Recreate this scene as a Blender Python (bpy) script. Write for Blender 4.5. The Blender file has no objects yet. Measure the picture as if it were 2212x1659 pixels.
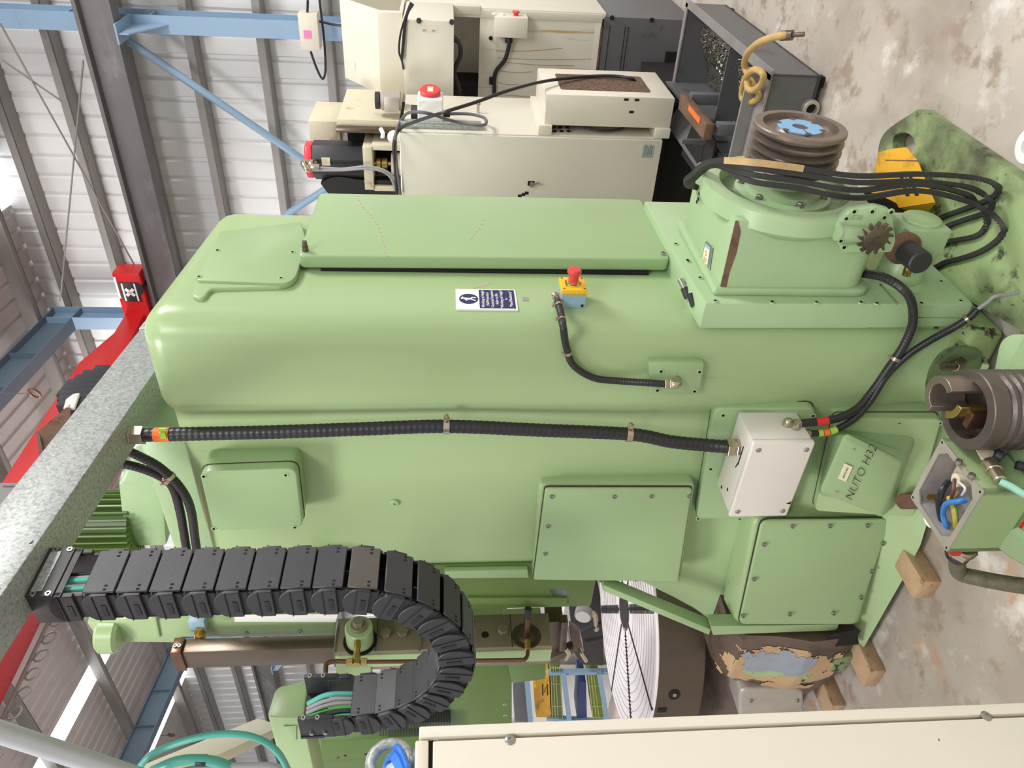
import bpy, bmesh, math, random
from mathutils import Vector as V, Matrix
random.seed(7)
SC = bpy.context.scene
COL = SC.collection
# ---------------------------------------------------------------- camera
F, HC = 1650.0, 1.55
PIT = math.atan(146 / F)
CP, SP = math.cos(PIT), math.sin(PIT)
cam = bpy.data.cameras.new('camera'); cam.sensor_width = 36; cam.lens = F / 2212 * 36
cam.clip_start = 0.05; cam.clip_end = 200
camo = bpy.data.objects.new('camera', cam); COL.objects.link(camo)
camo.matrix_world = Matrix(((0, 1, 0, 0), (-SP, 0, -CP, 0), (-CP, 0, SP, HC), (0, 0, 0, 1)))
SC.camera = camo
# ---------------------------------------------------------------- world, lamps, exposure
SC.view_settings.view_transform = 'Standard'; SC.view_settings.look = 'None'
SC.view_settings.gamma = 1; SC.view_settings.use_curve_mapping = False
SC.view_settings.exposure = 0.05
w = bpy.data.worlds.new('sky'); SC.world = w; w.use_nodes = True
bgn = w.node_tree.nodes['Background']
bgn.inputs[0].default_value = (0.95, 0.97, 1.0, 1); bgn.inputs[1].default_value = 0.7
# shop frame: x runs away to the right, y runs away to the left, origin at the machine's near foot
TH = math.radians(52.4)
DR = (math.cos(TH), math.sin(TH)); DL = (-math.sin(TH), math.cos(TH))
O = (0.16077, 2.00187)
MW = Matrix.Translation((O[0], O[1], 0)) @ Matrix.Rotation(TH, 4, 'Z')
CM = (-1.68416, -1.09406)
def _rm(px, py):
    u = (px - 1106) / F; r = -(py - 829.5) / F
    d = (r, CP - u * SP, -SP - u * CP)
    return (d[0] * DR[0] + d[1] * DR[1], d[0] * DL[0] + d[1] * DL[1], d[2])
def PX(px, py, x):
    d = _rm(px, py); t = (x - CM[0]) / d[0]; return V((x, CM[1] + t * d[1], HC + t * d[2]))
def PY(px, py, y):
    d = _rm(px, py); t = (y - CM[1]) / d[1]; return V((CM[0] + t * d[0], y, HC + t * d[2]))
def PZ(px, py, z):
    d = _rm(px, py); t = (z - HC) / d[2]; return V((CM[0] + t * d[0], CM[1] + t * d[1], z))
def lamp(name, loc, target, power, sx, sy, col=(1, 1, 1)):
    l = bpy.data.lights.new(name, 'AREA'); l.shape = 'RECTANGLE'; l.size = sx; l.size_y = sy
    l.energy = power; l.color = col
    o = bpy.data.objects.new(name, l); COL.objects.link(o)
    p = MW @ V(loc); q = MW @ V(target)
    o.matrix_world = Matrix.Translation(p) @ (q - p).to_track_quat('-Z', 'Y').to_matrix().to_4x4()
    return o
lamp('unseen_lamp', (-3.2, 1.6, 5.6), (-0.6, 0.8, 0), 160, 1.6, 1.0, (1, .98, .95))  # unseen overhead lamp, placed from the direction of the soft shadows
lamp('unseen_lamp', (-2.6, -3.6, 5.6), (0.6, -0.4, 0.4), 40, 1.8, 1.4, (1, .98, .95))  # unseen second lamp, for overlapping soft shadows
lamp('unseen_lamp', (-5.0, -3.2, 5.6), (0.0, 0.0, 1.0), 150, 1.8, 1.4, (1, .98, .95))  # unseen lamp added behind the camera to brighten the near corner
lamp('unseen_lamp', (2.6, -4.0, 5.4), (2.8, -0.3, 0.3), 330, 2.0, 1.4, (1, .98, .95))  # unseen lamp added over the right aisle to brighten the background
lamp('unseen_lamp', (3.4, 6.0, 5.6), (4.6, 6.0, 2), 260, 2.0, 1.2, (1, .98, .95))  # added unseen lamp that lights the far wall
# ---------------------------------------------------------------- mesh builder
class B:
    def __init__(s): s.bm = bmesh.new(); s.m = 0
    def _merge(s, t):
        bmesh.ops.recalc_face_normals(t, faces=t.faces)
        mp = {}
        for v in t.verts: mp[v] = s.bm.verts.new(v.co)
        for f in t.faces:
            try:
                g = s.bm.faces.new([mp[v] for v in f.verts]); g.material_index = s.m
            except ValueError: pass
        t.free(); return s
    def _bev(s, t, bev, seg, ang=30):
        if bev > 0:
            es = [e for e in t.edges if len(e.link_faces) == 2 and e.calc_face_angle(0) > math.radians(ang)]
            bmesh.ops.bevel(t, geom=es, offset=bev, segments=seg, profile=.5, affect='EDGES', clamp_overlap=True)
    def prism(s, pts, vec, bev=0, seg=2):
        t = bmesh.new(); vec = V(vec)
        a = [t.verts.new(V(p)) for p in pts]; b = [t.verts.new(V(p) + vec) for p in pts]; n = len(pts)
        t.faces.new(a); t.faces.new(b[::-1])
        for i in range(n): t.faces.new((a[i], a[(i + 1) % n], b[(i + 1) % n], b[i]))
        bmesh.ops.recalc_face_normals(t, faces=t.faces)
        s._bev(t, bev, seg); return s._merge(t)
    def box(s, p, q, bev=0, seg=2):
        x0, x1 = sorted((p[0], q[0])); y0, y1 = sorted((p[1], q[1])); z0, z1 = sorted((p[2], q[2]))
        return s.prism([(x0, y0, z0), (x1, y0, z0), (x1, y1, z0), (x0, y1, z0)], (0, 0, z1 - z0), bev, seg)
    def obox(s, c, ax, h, bev=0, seg=2):
        c = V(c); a, b, d = [V(v).normalized() * k for v, k in zip(ax, h)]
        return s.prism([c - a - b - d, c + a - b - d, c + a + b - d, c - a + b - d], d * 2, bev, seg)
    def lathe(s, o, axis, prof, n=24, bev=0):
        o = V(o); ax = V(axis).normalized()
        u = ax.orthogonal().normalized(); v = ax.cross(u)
        t = bmesh.new(); rings = []
        for r, h in prof:
            if r < 1e-6: rings.append([t.verts.new(o + ax * h)])
            else: rings.append([t.verts.new(o + ax * h + (u * math.cos(k * 2 * math.pi / n) + v * math.sin(k * 2 * math.pi / n)) * r) for k in range(n)])
        for A, C in zip(rings, rings[1:]):
            for k in range(n):
                j = (k + 1) % n
                if len(A) == 1 and len(C) == 1: continue
                if len(A) == 1: t.faces.new((A[0], C[j], C[k]))
                elif len(C) == 1: t.faces.new((A[k], A[j], C[0]))
                else: t.faces.new((A[k], A[j], C[j], C[k]))
        if len(rings[0]) > 1: t.faces.new(rings[0][::-1])
        if len(rings[-1]) > 1: t.faces.new(rings[-1])
        return s._merge(t)
    def cyl(s, p, q, r, r1=None, n=20, bev=0):
        p, q = V(p), V(q); L = (q - p).length; r1 = r if r1 is None else r1
        pr = [(r, 0), (r1, L)] if bev <= 0 else [(r - bev, 0), (r, bev), (r1, L - bev), (r1 - bev, L)]
        return s.lathe(p, q - p, pr, n)
    def ring(s, o, axis, ro, ri, h, n=32):
        return s.lathe_open(o, axis, [(ri, 0), (ro, 0), (ro, h), (ri, h), (ri, 0)], n)
    def lathe_open(s, o, axis, prof, n=32):
        o = V(o); ax = V(axis).normalized(); u = ax.orthogonal().normalized(); v = ax.cross(u)
        t = bmesh.new()
        R = [[t.verts.new(o + ax * h + (u * math.cos(k * 2 * math.pi / n) + v * math.sin(k * 2 * math.pi / n)) * r) for k in range(n)] for r, h in prof[:-1]]
        R.append(R[0])
        for A, C in zip(R, R[1:]):
            for k in range(n): t.faces.new((A[k], A[(k + 1) % n], C[(k + 1) % n], C[k]))
        return s._merge(t)
    def sweep(s, pts, prof, closed=False, up=None, cap=True, radii=None, proff=None):
        pts = [V(p) for p in pts]; n = len(pts); t = bmesh.new(); rings = []
        T = []
        for i in range(n):
            a = pts[i - 1] if (i > 0 or closed) else pts[i]; b = pts[(i + 1) % n] if (i < n - 1 or closed) else pts[i]
            d = b - a; T.append(d.normalized() if d.length > 1e-9 else V((0, 0, 1)))
        nv = V(up) if up is not None else T[0].orthogonal()
        for i in range(n):
            if up is not None: nv = V(up)
            nv = (nv - T[i] * nv.dot(T[i]))
            if nv.length < 1e-6: nv = T[i].orthogonal()
            nv.normalize(); bv = T[i].cross(nv); k = radii[i] if radii else 1
            rings.append([t.verts.new(pts[i] + (nv * a + bv * c) * k) for a, c in (proff(i) if proff else prof)])
        m = len(rings[0])
        for i in range(n if closed else n - 1):
            A, C = rings[i], rings[(i + 1) % n]
            for k in range(m): t.faces.new((A[k], A[(k + 1) % m], C[(k + 1) % m], C[k]))
        if cap and not closed: t.faces.new(rings[0][::-1]); t.faces.new(rings[-1])
        return s._merge(t)
    def tube(s, pts, r, n=10, rib=0, step=None, closed=False, radii=None):
        prof = [(math.cos(k * 2 * math.pi / n) * r, math.sin(k * 2 * math.pi / n) * r) for k in range(n)]
        if rib:
            pts = even(pts, step); radii = [1 + (rib if (i // 2) % 2 else 0) for i in range(len(pts))]
        return s.sweep(pts, prof, closed, radii=radii)
    def sphere(s, c, r, n=12, sc=(1, 1, 1)):
        t = bmesh.new(); bmesh.ops.create_uvsphere(t, u_segments=n, v_segments=max(6, n // 2), radius=r)
        for v in t.verts: v.co = V((v.co.x * sc[0], v.co.y * sc[1], v.co.z * sc[2])) + V(c)
        return s._merge(t)
    def grid(s, rows, closed=False, caps=False):
        t = bmesh.new(); R = [[t.verts.new(V(p)) for p in r] for r in rows]; m = len(R[0])
        for A, C in zip(R, R[1:]):
            for k in range(m if closed else m - 1): t.faces.new((A[k], A[(k + 1) % m], C[(k + 1) % m], C[k]))
        if caps: t.faces.new(R[0][::-1]); t.faces.new(R[-1])
        return s._merge(t)
def catmull(pts, n=8, closed=False):
    pts = [V(p) for p in pts]; out = []; N = len(pts)
    for i in range(N if closed else N - 1):
        p1, p2 = pts[i], pts[(i + 1) % N]
        p0 = pts[i - 1] if (i > 0 or closed) else p1 * 2 - p2
        p3 = pts[(i + 2) % N] if (i < N - 2 or closed) else p2 * 2 - p1
        for k in range(n):
            t = k / n
            out.append(.5 * (2 * p1 + (p2 - p0) * t + (2 * p0 - 5 * p1 + 4 * p2 - p3) * t * t + (3 * p1 - p0 - 3 * p2 + p3) * t ** 3))
    if not closed: out.append(pts[-1])
    return out
def even(pts, step):
    out = [V(pts[0])]; acc = 0
    for a, b in zip(pts, pts[1:]):
        a, b = V(a), V(b); L = (b - a).length
        if L < 1e-9: continue
        d = step - acc
        while d <= L: out.append(a + (b - a) * (d / L)); d += step
        acc = L - (d - step)
    return out
def rpoly(pts, r, n=5):
    out = []; N = len(pts); pts = [V(p) for p in pts]
    for i in range(N):
        p, a, b = pts[i], pts[i - 1], pts[(i + 1) % N]
        rr = r[i] if isinstance(r, (list, tuple)) else r
        if rr <= 0: out.append(p); continue
        A = p + (a - p).normalized() * min(rr, (a - p).length * .49); C = p + (b - p).normalized() * min(rr, (b - p).length * .49)
        for k in range(n + 1):
            t = k / n; out.append(A * (1 - t) ** 2 + p * 2 * t * (1 - t) + C * t * t)
    return out
def sm(a, b, x):
    t = max(0, min(1, (x - a) / (b - a))); return t * t * (3 - 2 * t)
# ---------------------------------------------------------------- objects
BASE = {}
def _mesh(name, b, mats, base):
    me = bpy.data.meshes.new(name); b.bm.to_mesh(me); b.bm.free()
    me.transform(Matrix.Translation(-V(base)))
    for m in (mats if isinstance(mats, (list, tuple)) else [mats]): me.materials.append(m)
    me.polygons.foreach_set('use_smooth', [True] * len(me.polygons)); me.set_sharp_from_angle(angle=math.radians(38))
    return me
def tag(o, label, cat, group=None, kind=None):
    if label: o['label'] = label
    if cat: o['category'] = cat
    if group: o['group'] = group
    if kind: o['kind'] = kind
    return o
def thing(name, label, cat, base=(0, 0, 0), group=None):
    o = bpy.data.objects.new(name, None); COL.objects.link(o); o.empty_display_size = .1
    o.matrix_world = MW @ Matrix.Translation(V(base)); BASE[o] = V(base)
    return tag(o, label, cat, group)
def obj(name, b, mats, parent, label=None):
    base = BASE[parent]
    o = bpy.data.objects.new(name, _mesh(name, b, mats, base)); COL.objects.link(o); o.parent = parent
    BASE[o] = base
    if label: o['label'] = label
    return o
def objs(name, b, mats, parent, label=None):
    """like obj(), but every separate piece becomes a part of its own"""
    bm = b.bm; seen = set(); first = None
    for v0 in list(bm.verts):
        if v0 in seen: continue
        st, isl = [v0], {v0}
        while st:
            v = st.pop()
            for e in v.link_edges:
                o_ = e.other_vert(v)
                if o_ not in isl: isl.add(o_); st.append(o_)
        seen |= isl; c = B(); mp = {v: c.bm.verts.new(v.co) for v in isl}
        for f in {f for v in isl for f in v.link_faces}:
            g = c.bm.faces.new([mp[v] for v in f.verts]); g.material_index = f.material_index
        o = obj(name, c, mats, parent, label); first = first or o
    bm.free(); return first
def solo(name, b, mats, label=None, cat=None, group=None, kind=None):
    cs = [v.co for v in b.bm.verts]
    lo = V([min(c[i] for c in cs) for i in range(3)]); hi = V([max(c[i] for c in cs) for i in range(3)])
    base = V(((lo.x + hi.x) / 2, (lo.y + hi.y) / 2, lo.z))
    o = bpy.data.objects.new(name, _mesh(name, b, mats, base)); COL.objects.link(o)
    o.matrix_world = MW @ Matrix.Translation(base); BASE[o] = base
    return tag(o, label, cat, group, kind)
def struct(name, b, mats): return solo(name, b, mats, kind='structure')
_proto = {}
def stamp(name, key, build, mats, parent, pts, axis):
    """one small fitting, repeated: copies share mesh data; built at the origin pointing along +z"""
    if key not in _proto:
        b = B(); build(b); _proto[key] = _mesh(name, b, mats, (0, 0, 0))
    R = V((0, 0, 1)).rotation_difference(V(axis)).to_matrix().to_4x4()
    for p in pts:
        o = bpy.data.objects.new(name, _proto[key]); COL.objects.link(o); o.parent = parent
        o.matrix_local = Matrix.Translation(V(p) - BASE[parent]) @ R; BASE[o] = V(p)
# ---------------------------------------------------------------- materials
def srgb(r, g, b):
    return tuple(((c / 255 + .055) / 1.055) ** 2.4 if c > 10 else c / 255 / 12.92 for c in (r, g, b)) + (1,)
def M(name, col, rough=.5, metal=0, var=.08, scale=3, st=(1, 1, 1), bump=0, bs=60, spots=None, col2=None, mixr=(.45, .6), coat=0, spec=.5):
    m = bpy.data.materials.new(name); m.use_nodes = True; N = m.node_tree.nodes; L = m.node_tree.links
    bs_ = N['Principled BSDF']; bs_.inputs['Metallic'].default_value = metal
    bs_.inputs['Specular IOR Level'].default_value = spec
    if coat: bs_.inputs['Coat Weight'].default_value = coat; bs_.inputs['Coat Roughness'].default_value = .15
    tc = N.new('ShaderNodeTexCoord'); mp = N.new('ShaderNodeMapping'); mp.inputs['Scale'].default_value = st
    L.new(tc.outputs['Object'], mp.inputs[0])
    def noise(sc, det=5, src=mp):
        n = N.new('ShaderNodeTexNoise'); n.inputs['Scale'].default_value = sc; n.inputs['Detail'].default_value = det
        n.inputs['Roughness'].default_value = .62; L.new(src.outputs[0], n.inputs['Vector']); return n
    def ramp(n, a, b):
        r = N.new('ShaderNodeMapRange'); r.inputs[1].default_value = a; r.inputs[2].default_value = b; L.new(n.outputs[0], r.inputs[0]); return r
    def mix(f, a, b):
        x = N.new('ShaderNodeMix'); x.data_type = 'RGBA'
        L.new(f.outputs[0], x.inputs[0])
        for s_, v in ((6, a), (7, b)):
            if isinstance(v, tuple): x.inputs[s_].default_value = v
            else: L.new(v, x.inputs[s_])
        return x.outputs[2]
    c = srgb(*col); lo = tuple(v * (1 - var) for v in c[:3]) + (1,); hi = tuple(min(1, v * (1 + var)) for v in c[:3]) + (1,)
    n1 = noise(scale); out = mix(ramp(n1, .3, .7), lo, hi)
    if col2: out = mix(ramp(noise(scale * 1.7, 7), *mixr), out, srgb(*col2))
    for sp in (spots or []):
        sc, a, b_, cc = sp[:4]
        src = mp
        if len(sp) > 4:
            src = N.new('ShaderNodeMapping'); src.inputs['Scale'].default_value = sp[4]; L.new(tc.outputs['Object'], src.inputs[0])
        out = mix(ramp(noise(sc, 8, src), a, b_), out, srgb(*cc))
    L.new(out, bs_.inputs['Base Color'])
    rr = N.new('ShaderNodeMapRange'); rr.inputs[3].default_value = max(.03, rough - .1); rr.inputs[4].default_value = min(1, rough + .1)
    L.new(n1.outputs[0], rr.inputs[0]); L.new(rr.outputs[0], bs_.inputs['Roughness'])
    if bump:
        bn = N.new('ShaderNodeBump'); bn.inputs['Strength'].default_value = bump; bn.inputs['Distance'].default_value = .01
        L.new(noise(bs, 4).outputs[0], bn.inputs['Height']); L.new(bn.outputs[0], bs_.inputs['Normal'])
    return m
def emis(name, col, s):
    m = M(name, col); bs_ = m.node_tree.nodes['Principled BSDF']
    bs_.inputs['Emission Color'].default_value = srgb(*col); bs_.inputs['Emission Strength'].default_value = s; return m
GREEN = M('machine_green', (160, 184, 134), .3, var=.07, scale=1.6, st=(1, 1, .12), bump=.03, bs=220, spots=[(9, .68, .78, (132, 152, 100), (1, 1, .1)), (26, .74, .79, (70, 74, 52))])
GREEN2 = M('cover_green', (153, 180, 132), .3, var=.05, scale=2.2, st=(1, 1, .2), bump=.025, bs=240)
GREEN3 = M('shade_darkened_green', (94, 120, 60), .38, var=.1, scale=3, st=(1, 1, .3), bump=.03, bs=150, spots=[(7, .62, .75, (86, 96, 52))])  # machine green darkened to paint in the shade around head and flank
GREEN4 = M('gearbox_green', (162, 188, 144), .36, var=.06, scale=3, bump=.05, bs=120, spots=[(30, .73, .78, (84, 84, 60))])
PLATEG = M('grimy_green', (150, 172, 120), .6, var=.12, scale=4, bump=.1, bs=90, spots=[(2.6, .48, .66, (84, 88, 66)), (14, .58, .68, (66, 66, 54)), (40, .66, .7, (40, 38, 32))])
CHIP = M('chipped_green', (126, 148, 96), .6, var=.15, scale=6, bump=.2, bs=70, spots=[(6, .54, .62, (62, 50, 38)), (18, .56, .6, (48, 40, 32))])
PEEL = M('peeled_casting', (98, 82, 70), .45, var=.2, scale=4, bump=.15, bs=50, spots=[(5, .52, .66, (62, 50, 42)), (22, .68, .72, (150, 124, 96))])
IRON = M('bare_cast_iron', (104, 96, 98), .36, .55, .15, 6, bump=.1, bs=80)
CREAM = M('cream_paint', (219, 213, 197), .42, var=.03, scale=3, bump=.03, bs=260, spots=[(5, .72, .82, (198, 188, 160))])
BEIGE = M('beige_paint', (211, 207, 191), .45, var=.04, scale=2, bump=.03, bs=200, spots=[(4, .68, .8, (180, 166, 132))])
BEIGE2 = M('grimy_beige', (206, 198, 172), .5, var=.06, scale=3, spots=[(7, .6, .72, (168, 148, 104))])
STAIN = M('stained_beige', (210, 206, 191), .45, var=.04, scale=2, spots=[(5, .62, .7, (182, 154, 104), (1, 6, .35)), (9, .68, .73, (146, 122, 86), (1, 5, .2))])
GREYP = M('dark_grey_paint', (96, 96, 98), .5, var=.08, scale=4, spots=[(6, .6, .72, (78, 72, 62)), (60, .7, .73, (150, 146, 136))])
WHITE = M('white_plastic', (240, 238, 234), .4, var=.02)
LGREY = M('light_grey_enamel', (222, 216, 208), .34, var=.03, spots=[(40, .76, .78, (120, 110, 100))])
BLACK = M('black_plastic', (44, 44, 47), .5, var=.12, scale=8, bump=.05, bs=200)
CHAINM = M('drag_chain_grey', (58, 58, 62), .48, var=.12, scale=6, bump=.04, bs=240, spots=[(9, .68, .76, (98, 96, 94))])
CHAIND = M('drag_chain_dark', (24, 24, 26), .5, var=.12, scale=8)
CHAINB = M('dusty_brown_link', (88, 82, 76), .6, var=.12, scale=9)
RUBBER = M('black_rubber', (40, 40, 42), .38, var=.15, scale=20)
BELT = M('belt_rubber', (52, 50, 51), .6, var=.12, scale=14)
POCK = M('pocket_shade_green', (92, 112, 74), .55, var=.2, scale=6, bump=.15, bs=60, spots=[(9, .5, .62, (46, 48, 38))])  # dark green that carries the painted shade of the pocket
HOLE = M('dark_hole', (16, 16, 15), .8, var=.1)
STEEL = M('steel', (170, 166, 160), .3, .9, .1, 12)
NICKEL = M('nickel_fitting', (196, 184, 164), .26, .95, .08, 18)
DSTEEL = M('dark_oily_steel', (112, 100, 88), .34, .75, .16, 7, st=(1, 1, .3), bump=.04, bs=90, spots=[(5, .6, .75, (126, 76, 46))])
GSTEEL = M('ground_steel', (132, 124, 102), .42, .15, .12, 5, bump=.04, bs=90, spots=[(8, .6, .72, (92, 76, 52))])
RUST = M('rusty_steel', (128, 100, 84), .55, .5, .2, 14, bump=.15, bs=90, spots=[(8, .55, .7, (84, 58, 46))])
PULM = M('worn_pulley_steel', (136, 124, 114), .4, .7, .16, 8, bump=.1, bs=80, spots=[(5, .58, .7, (100, 70, 56))])
BRASS = M('brass', (190, 164, 98), .3, .9, .1, 14)
COPPER = M('copper', (128, 96, 78), .32, .85, .14, 14)
GALV = M('galvanised_spangle', (170, 174, 172), .46, .4, .08, 40, bump=.02, spots=[(95, .5, .56, (146, 151, 150)), (150, .57, .62, (196, 199, 197)), (7, .7, .78, (120, 112, 102))])
GIRTM = M('galvanised_girt', (150, 146, 142), .5, .35, .12, 5, st=(1, .3, 1), spots=[(6, .62, .75, (112, 106, 100))])
CLAD = M('wall_sheet', (234, 234, 233), .42, .12, .05, 1.2, st=(1, 1, .3))
ROOFM = M('roof_sheet', (214, 210, 208), .45, .3, .06, 2)
BLUE = M('pale_blue_steel', (142, 170, 196), .42, var=.06, scale=2)
BLUED = M('rafter_blue_grey', (104, 124, 140), .5, var=.06, scale=2)
DKST = M('grey_steel_beam', (116, 114, 114), .48, .3, .12, 3, st=(1, .4, 1), spots=[(2, .55, .7, (150, 148, 148))])
RED = M('crane_red', (206, 32, 34), .36, var=.05)
REDP = M('red_plastic', (214, 62, 60), .4, var=.04)
YEL = M('yellow_plastic', (240, 186, 30), .42, var=.05)
YELD = M('grimy_yellow_plastic', (226, 170, 40), .5, var=.06, scale=6, bump=.05, bs=120, spots=[(9, .54, .7, (150, 110, 44)), (30, .64, .72, (84, 66, 40))])
BLUEP = M('blue_grey_plastic', (142, 172, 186), .45, var=.04)
ORANGE = M('orange_tape_and_glow', (250, 116, 34), .5, var=.03)  # tape colour, also used to paint the glow on the stand
LIME = M('lime_tape', (170, 204, 70), .5, var=.03)
REDT = M('red_tape', (208, 52, 40), .5, var=.03)
NAVY = M('sign_navy', (38, 40, 92), .5, var=.03)
PAPER = M('paper', (236, 226, 196), .7, var=.04)
PLATEM = M('nameplate', (168, 182, 176), .4, .3, .05)
SKYB = M('sky_blue_paint', (128, 178, 214), .5, var=.06, spots=[(12, .66, .72, (90, 86, 84))])
TEAL = M('teal_cable', (88, 176, 160), .45, var=.06)
MINT = M('mint_cable', (150, 206, 186), .45, var=.04)
GREYC = M('grey_cable', (150, 148, 150), .45, var=.06)
CBLUE = M('blue_wire', (66, 130, 206), .4, var=.05)
CYEL = M('yellow_wire', (222, 208, 96), .4, var=.05)
CGRN = M('green_wire', (70, 160, 80), .4, var=.05)
HOSEY = M('tan_hose', (190, 158, 98), .5, var=.12, scale=10)
HOSED = M('braided_hose', (104, 100, 80), .5, var=.3, scale=60)
WOOD = M('pallet_wood', (184, 154, 120), .7, var=.16, scale=9, st=(1, 1, 4), bump=.15, bs=60, spots=[(12, .58, .7, (122, 90, 62))])
WOODD = M('dark_wet_wood', (86, 64, 46), .6, var=.2, scale=9, bump=.15, bs=60)
CARD = M('cardboard_sleeve', (186, 158, 112), .7, var=.12, scale=40)
SLING = M('blue_sling', (52, 120, 214), .7, var=.14, scale=30, bump=.3, bs=120)
SLINGW = M('pale_blue_webbing', (176, 196, 216), .8, var=.12, scale=40, bump=.3, bs=160)
ALU = M('cast_aluminium', (182, 176, 166), .42, .4, .1, 12, bump=.1, bs=90)
OLIVE = M('olive_crate', (120, 132, 48), .45, var=.08, scale=5)
NAVYP = M('navy_crate', (44, 58, 112), .45, var=.06)
MESHB = M('dusty_brown_grille', (112, 88, 70), .8, var=.2, scale=30, spots=[(90, .5, .55, (70, 54, 44))])
SWARF = M('metal_chips', (150, 148, 136), .35, .7, .3, 60, spots=[(110, .5, .54, (44, 44, 42))])
CONC = M('stained_concrete', (190, 180, 169), .62, var=.08, scale=2.2, bump=.06, bs=60, spots=[(1.1, .46, .62, (160, 149, 138)), (2.2, .57, .66, (182, 152, 126), (1, 2.2, 1)), (8, .54, .64, (154, 138, 124)), (5, .57, .68, (212, 206, 200)), (7, .6, .7, (150, 136, 122)), (30, .68, .72, (104, 92, 82)), (90, .73, .75, (60, 54, 50))])
PINK = M('pink_light_spot', (240, 130, 190), .6, var=.02)
GREYPUTTY = M('grey_putty', (150, 158, 168), .6, var=.08, scale=20)
def text(name, s, parent, at, right, up, size, mat, align='CENTER', depth=.0006, sx=1, shear=0, thin=0):
    c = bpy.data.curves.new(name, 'FONT'); c.body = s; c.size = size; c.extrude = depth; c.align_x = align; c.align_y = 'CENTER'; c.shear = shear
    c.resolution_u = 2; c.offset = -thin
    t = bpy.data.objects.new('tmp', c); COL.objects.link(t)
    bpy.context.view_layer.update()
    me = bpy.data.meshes.new_from_object(t.evaluated_get(bpy.context.evaluated_depsgraph_get()))
    COL.objects.unlink(t); bpy.data.objects.remove(t)
    r, u = V(right).normalized(), V(up).normalized(); n = r.cross(u); a = V(at) - BASE[parent]
    R = Matrix(((r.x * sx, u.x, n.x, a.x), (r.y * sx, u.y, n.y, a.y), (r.z * sx, u.z, n.z, a.z), (0, 0, 0, 1)))
    me.transform(R); me.materials.clear(); me.materials.append(mat); me.name = name
    o = bpy.data.objects.new(name, me); COL.objects.link(o); o.parent = parent; BASE[o] = BASE[parent]; return o
# small fittings built pointing along +z
def hexsock(b):
    b.lathe((0, 0, 0), (0, 0, 1), [(.0075, -.003), (.0075, .006), (.0068, .0075), (.0042, .0075), (.0042, .0035), (0, .0035)], 12)
def flatsock(b):
    b.m = 0; b.lathe((0, 0, 0), (0, 0, 1), [(.0085, -.002), (.0085, .0012), (.0072, .0014), (.0045, .0014)], 14)
    b.m = 1; b.lathe((0, 0, 0), (0, 0, 1), [(.0045, .0016), (0, .0016)], 10)
def hexbolt(b, r=.014, h=.012):
    b.lathe((0, 0, 0), (0, 0, 1), [(r * 1.25, -.002), (r * 1.25, .002), (r * 1.0, .002)], 18); b.lathe((0, 0, 0), (0, 0, 1), [(r, .002), (r, h), (r * .85, h + .002), (0, h + .002)], 6)
def socks(parent, pts, axis): stamp('screw', 'hexsock', hexsock, [STEEL], parent, pts, axis)
def flats(parent, pts, axis): stamp('screw', 'flatsock', flatsock, [GREEN4, HOLE], parent, pts, axis)
def xbox(b, x0, x1, rect, bev=.003, seg=2):
    a, c, d, e = rect; mx, my = (a + c) / 2, (d + e) / 2
    y0, y1 = PX(mx, e, x0).y, PX(mx, d, x0).y; z0, z1 = PX(c, my, x0).z, PX(a, my, x0).z
    b.box((x0, y0, z0), (x1, y1, z1), bev, seg); return (min(y0, y1), max(y0, y1), z0, z1)
# ================================================================ the shed
YC = PX(400, 53, 5.6).y            # first post
XW = 6.0
b = B(); b.box((-9, -8, -.1), (9, 20, 0)); struct('floor', b, CONC)
def corrug(b, along, n, pitch, place):
    pts = []
    for i in range(n):
        s = along + i * pitch
        pts += [(s, 0), (s + pitch - .06, 0), (s + pitch - .045, .022), (s + pitch - .015, .022)]
    return pts
b = B(); pr = corrug(b, -7, 130, .2, None)
b.grid([[(XW + h, s, 0) for s, h in pr], [(XW + h, s, 6.0) for s, h in pr]]); struct('wall_back', b, CLAD)
RK = .12
def rz(x): return 5.95 + RK * (XW - x)
def PR(px, py):
    d = _rm(px, py); t = (rz(CM[0]) - HC) / (d[2] + RK * d[0]); return V((CM[0] + t * d[0], CM[1] + t * d[1], HC + t * d[2]))
SKY = [(1.95, 2.5), (8.22, 8.58), (10.85, 11.2), (5.2, 5.55)]      # roof lights (y ranges)
b = B(); pr = corrug(b, -7, 130, .2, None)
segs = []; cur = -7.0
for y0, y1 in sorted(SKY):
    segs.append((cur, y0)); cur = y1
segs.append((cur, 19))
for y0, y1 in segs:
    q = [(y0, 0)] + [p for p in pr if y0 < p[0] < y1] + [(y1, 0)]
    b.grid([[(x, s, rz(x) + .05 + h) for s, h in q] for x in (XW + .05, -2.6)])
struct('ceiling', b, ROOFM)
LITE = emis('daylit_roof_light', (250, 252, 255), 2.6)
for i, (y0, y1) in enumerate(sorted(SKY)):
    b = B(); b.prism([(XW + .05, y0, rz(XW + .05) + .05), (XW + .05, y1, rz(XW + .05) + .05), (-2.6, y1, rz(-2.6) + .05), (-2.6, y0, rz(-2.6) + .05)], (0, 0, .01))
    struct('window_%d' % (i + 1), b, LITE)
k = 1
def ctrim(b):
    global k
    struct('trim_%d' % k, b[0], b[1]); k += 1
def zsec(b, y0, y1, x, z, d=.15, w_=.07):        # cold rolled wall girt with a lip
    b.box((x, y0, z - .004), (x + d, y1, z + .004)); b.box((x, y0, z - .004), (x + .005, y1, z + w_)); b.box((x, y0, z + w_ - .02), (x + .02, y1, z + w_))
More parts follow.
